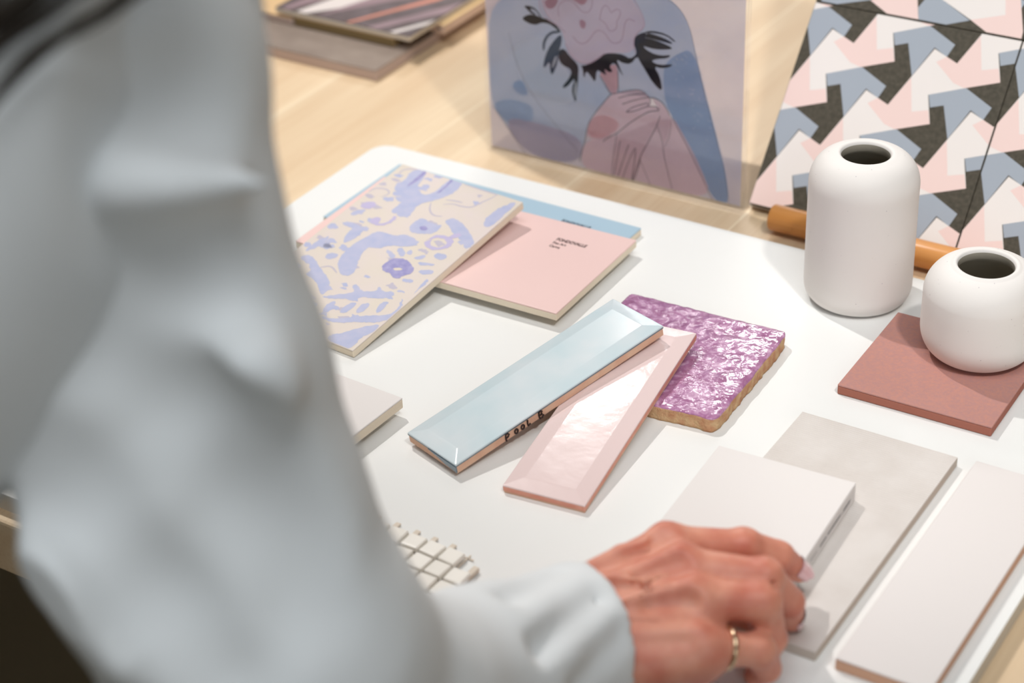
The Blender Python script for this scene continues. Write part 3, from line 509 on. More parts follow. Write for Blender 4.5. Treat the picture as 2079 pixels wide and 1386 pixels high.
V, Fc = merge([(np.array([tuple(v) for v in p[0]]), p[1]) for p in parts]); mesh('handwriting', V, Fc, [M['ink']], e, smooth=True)

F = PINK; e = empty('metro_tile', (0,0,0), 'pale pink glossy tile with terracotta edge, lying under the blue tile', 'tile', mat=frame_of(F))
w, l, t = F['W'], F['L'], F['t']
slab('tile_body', .0003, w-.0003, .0003, l-.0003, -t, -.0016, M['bisque_pink'], e, .0005)
slab('edge_glaze', 0, w, 0, l, -t+.0016, -.0007, M['terra'], e, .0004)
bevel_glaze('glaze', w, l, t, .010, .0012, M['glaze_pink'], e, -.0012)

# rust tile, ribbed grey tile, long pearl tile, white tile
tile('ceramic_tile', 'matte rust pink square tile under the short white vase', 'tile', -.3448, 1.0195, .100, .0995, EPS, .007, .6, M['rust'], M['rust_side'], bev=.0008)
tile('ceramic_tile', 'long pearl white tile with tan edge near the board corner', 'tile', -.2640, .832, .0515, .200, EPS, .008, 0, M['long'], M['long_side'])
e = empty('ribbed_tile', (-.351, .8325, BT+EPS), 'pale grey tile with fine ribs, half under the white square tile', 'tile')
slab('tile_body', -.05, .05, -.1, .1, 0, .0058, M['grey_side'], e)
V = []; Fc = []; n = 600
for k in range(n+1):
    y = -.0998+.1996*k/n; amp = .00016*min(1, max(.15, (y+.05)/.07)); z = .0062+amp*math.sin(y/.002*math.tau)
    V += [(-.0498, y, z), (.0498, y, z)]
for k in range(n): a = 2*k; Fc.append((a, a+1, a+3, a+2))
b = len(V); V += [(-.0498,-.0998,.0057),(.0498,-.0998,.0057),(.0498,.0998,.0057),(-.0498,.0998,.0057)]
Fc += [(b+3,b+2,b+1,b), (b,b+1,1,0), (b+2,b+3,2*n,2*n+1), tuple([b+1,b+2]+[2*k+1 for k in range(n,-1,-1)]), tuple([b+3,b]+[2*k for k in range(n+1)])]
mesh('ribbed_face', V, Fc, [M['grey']], e)
e = tile('ceramic_tile', 'thick white square tile with dark markings on its edge, under the fingertip', 'tile', -.3760, .8115, .0850, .100, .0067, .0122, 3.2, M['white'], M['white'])
fl_ = Flat()
mk = [(.030,.0415,.0052,.0064),(.006,.026,.0048,.0064),(-.006,.004,.0046,.0060),(.028,.0405,.0040,.0044),(-.020,-.010,.0050,.0056)]
V = []; Fc = []
rr = random.Random(3)
for y0, y1, z0, z1 in mk:
    y = y0
    while y < y1:
        d = rr.uniform(.0008, .0022); b = len(V)
        V += [(.04262,y,z0),(.04262,min(y+d,y1),z0),(.04262,min(y+d,y1),z1),(.04262,y,z1)]; Fc.append((b,b+1,b+2,b+3)); y += d+rr.uniform(.0003,.0006)
mesh('edge_marking', V, Fc, [mat('grey_print_marks', '#6f6c6e', .7)], e)

# purple handmade tile ------------------------------------------------------------
e = empty('glazed_brick', (-.5005, .9475, BT+EPS), 'rough handmade tile with crackled glossy purple glaze and sandy edges', 'tile'); e.rotation_euler = (0,0,math.radians(2.5))
from mathutils import noise
def rough_block(name, hw, hl, z0, z1, n, amp_e, mtop, mside, parent, topamp):
    bm = bmesh.new(); nx = ny = n; g = {}
    def disp(x, y):
        ex = (abs(x)/hw)**8; ey = (abs(y)/hl)**8
        q = noise.noise(Vector((x*45, y*45, 3)))*1.0+noise.noise(Vector((x*140, y*140, 8)))*.45
        r = .0035; cxn = max(0, abs(x)-(hw-.008)); cyn = max(0, abs(y)-(hl-.008))
        sh = 0
        if cxn and cyn: sh = (math.hypot(cxn, cyn)-.008) if math.hypot(cxn, cyn) > .008 else 0
        px = x*(1-sh*30*.4)-math.copysign(1, x)*ex*(amp_e*.5+amp_e*q); py = y*(1-sh*30*.4)-math.copysign(1, y)*ey*(amp_e*.5+amp_e*q)
        return px, py
    def hh(x, y):
        edge = min(hw-abs(x), hl-abs(y)); f = -.0012*math.exp(-max(edge, 0)/.0016)
        v = noise.noise(Vector((x*60, y*60, 1)))*.6+noise.noise(Vector((x*170, y*170, 5)))*.3+abs(noise.noise(Vector((x*110, y*90, 9))))*.55
        return z1+f+topamp*v
    for i in range(nx+1):
        for j in range(ny+1):
            x = -hw+2*hw*i/nx; y = -hl+2*hl*j/ny; px, py = disp(x, y); g[i,j] = bm.verts.new((px, py, hh(x, y)))
    for i in range(nx):
        for j in range(ny): f = bm.faces.new((g[i,j], g[i+1,j], g[i+1,j+1], g[i,j+1])); f.smooth = True
    ring = [(i,0) for i in range(nx)]+[(nx,j) for j in range(ny)]+[(i,ny) for i in range(nx,0,-1)]+[(0,j) for j in range(ny,0,-1)]
    prev = [g[r_] for r_ in ring]; first = prev; K = 6
    for k in range(1, K+1):
        cur = []
        for v in first:
            z = v.co.z+(z0-v.co.z)*k/K; q = noise.noise(Vector((v.co.x*260, v.co.y*260, z*260)))*.0007+noise.noise(Vector((v.co.x*80, v.co.y*80, z*60)))*.0006
            c = bm.verts.new((v.co.x*(1+q/hw), v.co.y*(1+q/hl), z if k < K else z0)); cur.append(c)
        m_ = len(cur)
        for a in range(m_): f = bm.faces.new((prev[a], cur[a], cur[(a+1)%m_], prev[(a+1)%m_])); f.material_index = 1; f.smooth = True
        prev = cur
    f = bm.faces.new(prev[::-1]); f.material_index = 1
    return fin(bm, name, [mtop, mside], parent)
m, nt, p = nodes('purple_glaze'); N = nt.nodes; L = nt.links
tc = N.new('ShaderNodeTexCoord'); n1 = N.new('ShaderNodeTexNoise'); n1.inputs['Scale'].default_value = 130; n1.inputs['Detail'].default_value = 6; n1.inputs['Roughness'].default_value = .65; n1.inputs['Distortion'].default_value = .8
cr = N.new('ShaderNodeValToRGB'); E_ = cr.color_ramp.elements; E_[0].position = .36; E_[0].color = srgb('#9a6088'); E_[1].position = .66; E_[1].color = srgb('#d6b0cb'); x_ = E_.new(.52); x_.color = srgb('#b07aa2')
L.new(tc.outputs['Object'], n1.inputs['Vector']); L.new(n1.outputs['Fac'], cr.inputs[0]); L.new(cr.outputs[0], p.inputs['Base Color'])
n2 = N.new('ShaderNodeTexNoise'); n2.inputs['Scale'].default_value = 120; n2.inputs['Detail'].default_value = 3; n2.inputs['Distortion'].default_value = 1.2
b_ = N.new('ShaderNodeBump'); b_.inputs['Strength'].default_value = .5; b_.inputs['Distance'].default_value = .0012
L.new(tc.outputs['Object'], n2.inputs['Vector']); L.new(n2.outputs['Fac'], b_.inputs['Height']); L.new(b_.outputs[0], p.inputs['Normal']); L.new(b_.outputs[0], p.inputs['Coat Normal'])
p.inputs['Roughness'].default_value = .18; p.inputs['Coat Weight'].default_value = 1; p.inputs['Coat Roughness'].default_value = .03
M['purple'] = m
M['sandy'] = mat('sandy_clay', '#cfae86', .9, .2, bump=.8, bscale=700, var=.3, var_col='#b8805f', vscale=160, detail=5)
rough_block('tile_block', .0585, .0585, 0, .0102, 110, .0014, M['purple'], M['sandy'], e, .0011)

# vases -------------------------------------------------------------------------
def arc(cx, cz, r, a0, a1, n, rx=None):
    return [(cx+(rx or r)*math.cos(math.radians(a0+(a1-a0)*k/n)), cz+r*math.sin(math.radians(a0+(a1-a0)*k/n))) for k in range(n+1)]
def vase(name, label, x, y, z, prof, inner):
    e = empty(name, (x, y, BT+z), label, 'vase')
    b = lathe('vase_body', prof, M['stone'], e)
    lathe('inner_wall', inner, M['hole'], e, 64)
    r0 = random.Random(name); fl = []
    V = []; Fc = []
    ks = [k for k in range(len(prof)-1) if prof[k][0] > .02]
    for _ in range(46):
        k = r0.choice(ks); t = r0.random(); r = prof[k][0]*(1-t)+prof[k+1][0]*t; zz = prof[k][1]*(1-t)+prof[k+1][1]*t
        dz = prof[k+1][1]-prof[k][1]; dr = prof[k+1][0]-prof[k][0]; l = math.hypot(dz, dr) or 1; nr, nz = dz/l, -dr/l
        a = r0.uniform(0, math.tau); s = r0.choice((.00018,.00025,.0004)); c = Vector((r*math.cos(a), r*math.sin(a), zz)); nn = Vector((nr*math.cos(a), nr*math.sin(a), nz))
        tx = nn.orthogonal().normalized(); ty = nn.cross(tx); bb = len(V)
        V += [c+nn*.00005+tx*s*math.cos(q)+ty*s*math.sin(q) for q in [i*math.tau/6 for i in range(6)]]; Fc.append(tuple(range(bb, bb+6)))
    mesh('fleck', V, Fc, [M['speck']], e)['kind'] = 'stuff'
R = .0362
tall = [(.0,.0006),(.018,.0006),(.0245,.0)]+arc(R-.010,.0125,.0125,-85,0,10,.010)+[(R,.03),(R,.06),(R,.083)]+arc(R-.017,.085,.0215,8,80,14,.017)+[(.0205,.1073),(.0185,.1078),(.0172,.1076),(.0160,.1066),(.0155,.1045),(.0155,.100),(.0150,.100)]
tall = [q for i, q in enumerate(tall)]
tin = [(.0150,.1035),(.0148,.095),(.030,.080),(.030,.012),(.0,.0105)]
def shell_profile(outer, inner): return outer[:-1]+inner
# one closed shell: outside, lip, down the inside and across the floor
prof = tall[:-1]+[(.0155,.098),(.019,.093),(.030,.080),(.0305,.014),(.0,.0115)]
def vase2(name, label, x, y, z, prof, nout):
    e = empty(name, (x, y, BT+z), label, 'vase')
    lathe('vase_body', prof[:nout], M['stone'], e)
    return e
def open_lathe(name, prof, m, parent, seg=96):
    V = []; Fc = []; n = len(prof)
    for r, z in prof:
        for j in range(seg): a = math.tau*j/seg; V.append((r*math.cos(a), r*math.sin(a), z))
    for k in range(n-1):
        for j in range(seg): Fc.append((k*seg+j, k*seg+(j+1)%seg, (k+1)*seg+(j+1)%seg, (k+1)*seg+j))
    return mesh(name, V, Fc, [m], parent, smooth=True)
def make_vase(name, label, x, y, z, outer, inner):
    e = empty(name, (x, y, BT+z), label, 'vase')
    open_lathe('vase_body', outer, M['stone'], e)
    open_lathe('inner_wall', inner, M['hole'], e)
    r0 = random.Random(11); V = []; Fc = []
    ks = [k for k in range(len(outer)-1) if outer[k][0] > .024]
    wts = [math.hypot(outer[k+1][0]-outer[k][0], outer[k+1][1]-outer[k][1]) for k in ks]
    for _ in range(60):
        k = r0.choices(ks, wts)[0]; t = r0.random(); r = outer[k][0]*(1-t)+outer[k+1][0]*t; zz = outer[k][1]*(1-t)+outer[k+1][1]*t
        dz = outer[k+1][1]-outer[k][1]; dr = outer[k+1][0]-outer[k][0]; l_ = math.hypot(dz, dr) or 1; nr, nz = dz/l_, -dr/l_
        a = r0.uniform(0, math.tau); s = r0.choice((.00015,.0002,.0003)); c = Vector((r*math.cos(a), r*math.sin(a), zz)); nn = Vector((nr*math.cos(a), nr*math.sin(a), nz))
        tx = nn.orthogonal().normalized(); ty = nn.cross(tx); bb = len(V)
        V += [c+nn*.00008+tx*s*math.cos(q)+ty*s*math.sin(q) for q in [i*math.tau/6 for i in range(6)]]; Fc.append(tuple(range(bb, bb+6)))
    f = mesh('fleck', V, Fc, [M['speck']], e); f['kind'] = 'stuff'
    return e
make_vase('ceramic_vase', 'tall white speckled ceramic vase with narrow round opening, taller of the two', -.432, 1.0865, EPS,
    [(0,.0006),(.02,.0006),(.0245,0)]+arc(R-.0105,.013,.013,-82,0,12,.0105)+[(R,.03),(R,.05),(R-.0001,.083)]+arc(R-.0175,.0865,.0205,2,82,16,.0175)+[(.0188,.1077),(.0174,.1076),(.0164,.1069),(.0160,.1055)],
    [(.0160,.1055),(.0158,.101),(.020,.097),(.030,.088),(.031,.07),(.031,.015),(.025,.009),(0,.008)])
R2 = .0375
make_vase('ceramic_vase', 'short round white ceramic vase standing on the rust tile', -.3325, 1.0475, .0073,
    [(0,.0006),(.021,.0006),(.0255,0)]+arc(R2-.015,.020,.020,-80,0,14,.015)+[(R2,.026),(R2-.0002,.036)]+arc(R2-.0195,.042,.0215,8,80,18,.0195)+[(.0205,.0640),(.0190,.0641),(.0180,.0635),(.0175,.0620)],
    [(.0175,.0620),(.0173,.058),(.022,.053),(.031,.045),(.032,.03),(.030,.013),(.022,.008),(0,.007)])

# ================================================================== PRINT IN ACRYLIC STAND
e = empty('art_print_stand', (-.787, 1.177, BT+TT), 'clear acrylic stand holding a watercolour print of folded hands and a pink flower', 'picture')
def box(name, x0, x1, y0, y1, z0, z1, m, parent): return slab(name, x0, x1, y0, y1, z0, z1, m, parent, bev=.0003)
m, nt, p = nodes('clear_acrylic'); N = nt.nodes; L = nt.links; N.remove(p)
tr_ = N.new('ShaderNodeBsdfTransparent'); tr_.inputs[0].default_value = (.985,.985,.99,1); gl_ = N.new('ShaderNodeBsdfGlossy'); gl_.inputs['Roughness'].default_value = .02
fr_ = N.new('ShaderNodeFresnel'); fr_.inputs[0].default_value = 1.49; ms_ = N.new('ShaderNodeMixShader'); ge_ = N.new('ShaderNodeNewGeometry'); mu_ = N.new('ShaderNodeMath'); mu_.operation = 'SUBTRACT'; mu_.use_clamp = True; L.new(fr_.outputs[0], mu_.inputs[0]); L.new(ge_.outputs['Backfacing'], mu_.inputs[1]); L.new(mu_.outputs[0], ms_.inputs[0]); L.new(tr_.outputs[0], ms_.inputs[1]); L.new(gl_.outputs[0], ms_.inputs[2]); L.new(ms_.outputs[0], N['Material Output'].inputs['Surface'])
M['acrylic'] = m
Hs = .30
mesh('print_sheet', [(.0028,.0014,.004),(.2222,.0014,.004),(.2222,.0014,Hs-.003),(.0028,.0014,Hs-.003)], [(0,1,2,3)], [M['paper']], e)
box('front_pane', 0, .2255, -.0014, .0006, 0, Hs, M['acrylic'], e)
box('back_pane', 0, .2255, .0022, .0042, 0, Hs, M['acrylic'], e)
box('foot_plate', 0, .2255, .0042, .075, 0, .002, M['acrylic'], e)
A_ = Flat(); keys = []
def art_poly(c, P, z):
    k = 'art_'+c
    if k not in keys: keys.append(k)
    A_.poly(P, z, keys.index(k))
for i, (c, P) in enumerate(ART_FILLS):
    big = len(P) > 14 and 'ink' not in c
    Q = smooth_poly(P, 1 if 'ink' in c else 2)
    art_poly(c, clip_poly(Q, .0037, .2214, .0042, Hs-.004), .00001+i*.000008)
# top part of the picture above the frame: flower crown and veil
cxf, czf = .105, .225
top = [(cxf+(.048+.006*math.sin(5*t))*math.cos(t), czf+(.040+.006*math.cos(4*t))*math.sin(t)) for t in [k*math.tau/40 for k in range(40)]]
art_poly('veil', [(.0037,.19),(.13,.19),(.155,.21),(.14,.26),(.09,.285),(.03,.27),(.0037,.24)], .000005)
art_poly('flower', top, .0001)
for w_, P in ART_LINES: A_.line([(min(max(x,.0037),.2214), min(max(y,.0043),Hs-.004)) for x, y in smooth_poly(P, 2, False)], .00055*w_, .00024, len(keys))
for w_, P in ART_PINK: A_.line([(x, y) for x, y in smooth_poly(P, 2, False)], .0008*w_, .00024, len(keys)+1)
# pale wave strokes on the blue veil
rs = random.Random(2)
for _ in range(34):
    x, y = rs.uniform(.160,.185), rs.uniform(.05,.12); s = rs.uniform(.001,.003)
    x += (.12-y)*.22
    A_.line([(x+s*t, y+.0010*math.sin(t*3+_)) for t in (0,.3,.6,.9,1.2)], .0004, .00024, len(keys)+2)
o = A_.build('watercolour_print', [M[k] for k in keys]+[M['art_line'], M['art_lineb'], M['art_veil_pale']], e)
# printed plane: x along the sheet, y up the sheet, facing the board
o.matrix_parent_inverse = Matrix.Identity(4)
o.rotation_euler = (math.radians(90), 0, 0); o.location = (0, .00115, 0)

# ================================================================== GEOMETRIC TILE PANEL ON A DOWEL EASEL
phi = math.radians(49)
PO = Vector((-.5584, 1.1792, BT-.004))
U = Vector((1,0,0)); Vd = Vector((0, math.cos(phi), math.sin(phi))); Nn = U.cross(Vd)
mw = Matrix(((U.x,Vd.x,Nn.x,PO.x),(U.y,Vd.y,Nn.y,PO.y),(U.z,Vd.z,Nn.z,PO.z),(0,0,0,1)))
e = empty('tile_panel', (0,0,0), 'leaning sample panel of charcoal, blue and blush zigzag patterned tiles', 'panel', mat=mw)
slab('backing_board', -.002, .330, 0, .326, -.0125, -.0072, M['panel_edge'], e, .0005)
band_up = []; lo_ = []
def W(n): return (2+4*n, 6.22+4*(n-0)*.985)
motif = dict(w=(0,0), wr=(1.92,-.75), e=(4.57,.55), b=(5.38,-1.5), k=(3.02,-2.42))
def pat(m_i, u0, v0, size, flat, z):
    # one square tile of the pattern; lattice (4,-4),(8,0) in centimetres
    cells = [(i, j) for i in range(-4, 8) for j in range(-6, 8) if (i+j) % 2 == 1]
    tips = [(2+4*i, 2.2+4*j) for i, j in cells]
    def add(P, mi, zz):
        Q = [((x)/100, (y)/100) for x, y in P]; Q = clip_poly(Q, .0005, size-.0005, .0005, size-.0005)
        flat.poly([(x+u0, y+v0) for x, y in Q], zz, mi)
    for x, y in tips:      # slate shapes
        add([(x+dx, y+dy) for dx, dy in ((-3.4,.67),(-.97,1.66),(1.35,.58),(1.03,-.42),(-.05,.1),(-1.03,-2.3),(-2.06,.05),(-2.99,-.31))], 1, z+.00003)
    for x, y in tips:      # pale zigzag, one link per tip
        add([(x, y), (x+1.92,y-.75), (x+4.0,y+4.0), (x+4.75,y+.70), (x+4.60,y+.56), (x+5.38,y-1.5), (x+3.02,y-2.42), (x+.6,y-3.42)], 2, z+.00006+(.000012 if round((x-2)/4) % 2 else 0))
    for x, y in tips:      # blush parts on the zigzag
        add([(x+.4,y-.94), (x+1.03,y-.40), (x+1.92,y-.75), (x+2.97,y+1.58), (x+3.8,y-.89), (x+4.96,y-.53), (x+5.38,y-1.5), (x+3.02,y-2.42), (x+2.1,y-2.2)], 3, z+.0001)
base = Flat()
k_ = 0
for i in (0, 1):
    for j in (0, 1):
        t = slab('pattern_tile', i*.1604+.0001, i*.1604+.1600, j*.1604+.0001, j*.1604+.1600, -.0072, 0, M['olive'], e, .0004, 3)
        f = Flat()
        if j == 0: pat(0, i*.1604, 0, .16, f, 0)
        else:
            for c, P in UPPER:
                Q = clip_poly([(x/100-.1604*0, y/100-.1604) for x, y in P], .0008, .1592, .0008, .1592)
                f.poly([(x+i*.1604, y+.1604) for x, y in Q], .00006, {'slate': 1, 'rose': 3, 'white': 2}[c])
            g = Flat(); pat(0, 0, 0, .16, g, 0)
            vs = [(x, y) for x, y, _ in g.v]
            # the same pattern turned, above the strip
            for fc, mi in zip(g.f, g.i):
                P = [g.v[q] for q in fc]
                P = clip_poly([(x, y) for x, y, _ in P], .0008, .1592, .0225, .1592)
                f.poly([(x+i*.1604, y+.1604) for x, y in P], {1: .00004, 2: .00007, 3: .0001}[mi], mi)
        o = f.build('tile_print', [M['olive'], M['slate'], M['ivory'], M['rose']], t)
# easel: dowel in front of the foot, two rear props
e = empty('wooden_easel', (-.40, 1.16, BT+TT), 'small beech easel with round dowel rail holding the patterned panel', 'easel')
def dowel(name, a, b, r, parent, m=M['dowel']):
    a = Vector(a); b = Vector(b); d = (b-a).normalized(); pts = [a, a+d*.0003, a+d*.0012, b-d*.0012, b-d*.0003, b]
    return tube(name, pts, [r*.8, r*.93, r, r, r*.93, r*.8], m, parent, seg=28)
dowel('rail', (-.131, .0015, .0118), (.20, .0015, .0118), .0098, e)
dowel('prop', (-.08, .235, .004), (-.08, .160, .134), .0055, e)
dowel('prop', (.12, .235, .004), (.12, .160, .134), .0055, e)
dowel('spreader', (-.09, .2, .068), (.13, .2, .068), .005, e)
for x in (-.08, .12):
    slab('foot', x-.006, x+.006, .046, .24, 0, .0022, M['dowel'], e, .0005)

# ================================================================== SLABS AT THE BACK LEFT
zt = TT
def stack(name, label, x0, x1, y0, y1, z0, z1, top, side, cat='slab', bev=.0008):
    e = empty(name, ((x0+x1)/2, (y0+y1)/2, BT+z0), label, cat); hx, hy = (x1-x0)/2, (y1-y0)/2
    slab('slab_body', -hx, hx, -hy, hy, 0, z1-z0-.001, side, e, bev); slab('slab_face', -hx, hx, -hy, hy, z1-z0-.001, z1-z0, top, e, .0004)
    return e
stack('stone_slab', 'large taupe stone slab on the table, bottom of the back stack', -1.29, -.943, 1.243, 1.60, TT+EPS, -.002, M['grey_slab'], M['taupe_side'])
stack('stone_slab', 'dark-sided beige block between the taupe slab and the striped slab', -1.066, -.957, 1.2905, 1.44, -.0018, .0072, M['ochre'], mat('brown_block_side', '#7d6844', .8))
stack('stone_slab', 'plain sand coloured slab at the sleeve end of the back stack', -1.19, -1.068, 1.290, 1.44, -.0018, .0052, M['tanwood'], M['taupe_side'])
e = stack('stone_slab', 'slab striped dark brown and pink with a pale blaze, topmost of the back stack', -1.086, -.939, 1.290, 1.467, .0075, .0125, mat('dark_walnut_print', '#5b4c4c', .45, var=.25, var_col='#6f6266', vscale=60), M['cream'], bev=.0005)
f = Flat(); hx, hy = .0735, .0885
for P, mi in (([(-.050,-.0885),(-.040,-.0885),(.010,-.03),(.05,.06),(.04,.0885),(-.02,.0885),(-.028,-.01)],0), ([(-.028,-.0885),(.02,-.02),(.0735,.05),(.0735,.0885),(.06,.0885),(.0,-.01)],1),
              ([(.028,-.0885),(.038,-.0885),(.0735,-.03),(.0735,.0)],1), ([(.052,-.0885),(.058,-.0885),(.0735,-.06),(.0735,-.045)],0), ([(-.066,-.0885),(-.060,-.0885),(-.02,0),(-.045,.05)],1), ([(.005,-.0885),(.009,-.0885),(.05,-.01),(.06,.03)],2)):
    f.poly(clip_poly(P, -hx+.0005, hx-.0005, -hy+.0005, hy-.0005), .0051+mi*.00003, mi)
f.build('stripe_print', [mat('pale_blaze', '#e7dcd8', .4), mat('mauve_stripe', '#9c8389', .4), mat('coral_stripe', '#d9907c', .4)], e)
e = stack('stone_slab', 'narrow pinkish slab with a dark mark on its end, beside the striped slab', -.950, -.9335+.0005, 1.335, 1.55, -.0018, .0072, M['ochre'], mat('pink_slab_side', '#dcc0ae', .7))
mesh('edge_mark', [(.0005,-.1077,.0035),(.0045,-.1077,.0035),(.0045,-.1077,.0062),(.0005,-.1077,.0062)], [(0,1,2,3)], [M['ink']], e)
mesh('edge_mark', [(.0084,-.098,.0030),(.0084,-.090,.0030),(.0084,-.090,.0060),(.0084,-.098,.0060)], [(0,1,2,3)], [M['ink']], e)

# ================================================================== MOSAIC SHEET
e = empty('mosaic_sheet', (-.5315, .7035, BT+EPS), 'sheet of small ivory mosaic chips on glue mesh, beside the white sleeve', 'mosaic'); e.rotation_euler = (0,0,math.radians(-1.8))
pt = .0130
V = []; Fc = []
def bar(x0, x1, y0, y1, z0, z1):
    b = len(V); V.extend([(x0,y0,z0),(x1,y0,z0),(x1,y1,z0),(x0,y1,z0),(x0,y0,z1),(x1,y0,z1),(x1,y1,z1),(x0,y1,z1)])
    for q in ((3,2,1,0),(4,5,6,7),(0,1,5,4),(1,2,6,5),(2,3,7,6),(3,0,4,7)): Fc.append(tuple(b+k for k in q))
nx0, nx1, ny0, ny1 = -4, 3, -3, 1
for i in range(nx0, nx1): bar(i*pt-.0004, i*pt+.0004, ny0*pt-.002, ny1*pt+.003, .0004, .0010)
for j in range(ny0, ny1+1): bar(nx0*pt-.002, (nx1-1)*pt+.004, j*pt-.0004, j*pt+.0004, .0004, .0010)
mesh('glue_mesh', V, Fc, [M['net']], e)
rm = random.Random(9)
chip0 = None
for i in range(nx0, nx1-0):
    for j in range(ny0, ny1):
        if (i, j) in ((nx1-1, ny1-1),): continue
        if chip0 is None:
            chip0 = fin(slab_bm(-.0058, .0058, -.0058, .0058, .0010, .0048, .0010, 3), 'mosaic_chip', [M['chip']], e); c = chip0
        else:
            c = chip0.copy(); COL.objects.link(c); c.parent = e
        c.location = (i*pt+.0065, j*pt+.0065, 0); c.rotation_euler = (rm.uniform(-.04,.04), rm.uniform(-.04,.04), rm.uniform(-.05,.05))
for q in range(5):
    x = (q-3)*pt+rm.uniform(-.001,.001)
    slab('grout_tab', x-.0018, x+.0018, pt+.0005, pt+.0060, .0004, .0016, M['net'], e, .0006)
slab('grout_tab', 2*pt+.0085, 2*pt+.0125, -.004, .007, .0004, .0034, M['net'], e, .0006)
# ================================================================== PERSON
def up(p): return np.array((p[0], p[1], p[2]+BT))
person = empty('person', (-.70, .12, 0), 'person in a white shirt reaching over the board with a ringed hand', 'person')
inv = Matrix.Translation((.70, -.12, 0))
def pmesh(name, V, F, m, smooth=True, parent=person):
    V = np.asarray(V)-np.array((-.70, .12, 0)); return mesh(name, V, F, [m], parent, smooth=smooth)
# --- right hand -----------------------------------------------------------------
MC = dict(i=(-.377,.713,.0600), m=(-.362,.700,.0605), r=(-.347,.686,.0555), p=(-.334,.670,.0430))
FG = dict(
 i=([MC['i'], (-.347,.740,.0535), (-.3335,.7545,.0425), (-.3272,.7668,.0258)], (.0108,.0086,.0076,.0062)),
 m=([MC['m'], (-.324,.717,.0580), (-.3165,.7310,.0345), (-.3195,.7425,.0138)], (.0110,.0092,.0080,.0066)),
 r=([MC['r'], (-.3200,.7050,.0515), (-.3160,.7090,.0270), (-.3225,.7125,.0085)], (.0110,.0100,.0084,.0068)),
 p=([MC['p'], (-.3135,.6895,.0345), (-.3125,.6980,.0170), (-.3195,.7000,.0075)], (.0098,.0084,.0072,.0060)))
WR = np.array((-.409,.630,.0430)); WU = np.array((-.392,.618,.0360)); WL = np.array((-.425,.644,.0460))
dors = np.array((-.28,-.12,.95)); dors /= np.linalg.norm(dors)
h = SDF()
h.cap(up(WU), up(WL), .0165, .0165, k=.004)
h.cap(up(WR), up(FON[2][0]), .024, .024, k=.02)
for k, rw in (('i',.0135),('m',.0130),('r',.0130),('p',.0125)):
    a = np.array(MC[k])-dors*.004; t = {'i':.85,'m':.6,'r':.35,'p':.1}[k]; w_ = WU*(1-t)+WL*t-dors*.002
    h.cap(up(w_), up(a), .0165, rw, k=.012)
# palm thickness, heel of the hand and thumb ball
h.cap(up((-.395,.632,.026)), up((-.343,.672,.026)), .017, .013, k=.012)
h.cap(up((-.418,.650,.033)), up((-.385,.695,.030)), .017, .013, k=.012)
for k in 'imrp':      # fingers
    pts, rs = FG[k]; f = [up(p_) for p_ in pts]
    h.cap(f[0], f[1], rs[0], rs[1]*.96, k=.0045)
    h.cap(f[1], f[2], rs[1], rs[2], k=.0022)
    h.cap(f[2], f[3], rs[2], rs[3], k=.0022)
    h.cap(f[1]+dors*.0012, f[1]+dors*.0012, rs[1]*.96, k=.004)
h.cap(up((-.3170,.7045,.022)), up((-.3145,.6990,.024)), .0060, k=.004)
# knuckles and tendons
for k, s in (('i',1),('m',1),('r',.9),('p',.8)):
    a = np.array(MC[k]); h.cap(up(a+dors*.0035), up(a+dors*.0035), .0088*s, k=.006)
    t = {'i':.78,'m':.6,'r':.42,'p':.25}[k]; w_ = (WU*(1-t)+WL*t)+dors*.0135
    h.cap(up(w_), up(a+dors*.0105), .0022, .0026, k=.0055)
# valleys between the knuckles
for a, b in (('i','m'),('m','r'),('r','p')):
    A = (np.array(MC[a])+np.array(MC[b]))/2+dors*.0145; B = A+(WR+dors*.017-A)*.25
    h.cap(up(A), up(B), .0030, .0010, k=.007, mode='sub')
# a few veins
for pts in ([(-.395,.665,0),(-.380,.672,0),(-.365,.674,0),(-.355,.682,0)], [(-.392,.648,0),(-.372,.655,0),(-.358,.668,0)], [(-.40,.67,0),(-.388,.69,0),(-.378,.70,0)]):
    q = []
    for x, y, _ in pts:
        t = (np.array((x, y, 0))-np.array((WR[0], WR[1], 0)))@np.array((.6,.8,0))/.08
        c = np.array((x, y, .043+.0165*t)); q.append(up(c+dors*.0140))
    h.chain(q, [.0008]*len(q), k=.005)
# thumb under the palm
h.chain([up((-.414,.655,.033)), up((-.384,.700,.028)), up((-.356,.725,.0225)), up((-.3345,.7335,.0155))], [.0145,.0115,.0098,.0084], k=.005)
# creases over the finger joints
for k in 'imrp':
    pts, rs = FG[k]
    for j, rr_ in ((1, rs[1]), (2, rs[2])):
        a, b, c = (np.array(pts[j-1]), np.array(pts[j]), np.array(pts[j+1])); ax_ = (c-a)/np.linalg.norm(c-a)
        side = np.cross(dors, ax_); side /= np.linalg.norm(side); nn = np.cross(ax_, side); nn *= np.sign(nn@dors) or 1
        for d in (-.0016, .0, .0016):
            ce = b+nn*(rr_+.0014)+ax_*d; h.cap(up(ce-side*.003), up(ce+side*.003), .0006, k=.0016, mode='sub')
P_hand = surface_nets(h, up((-.47,.535,-.004)), up((-.292,.785,.112)), .00125)
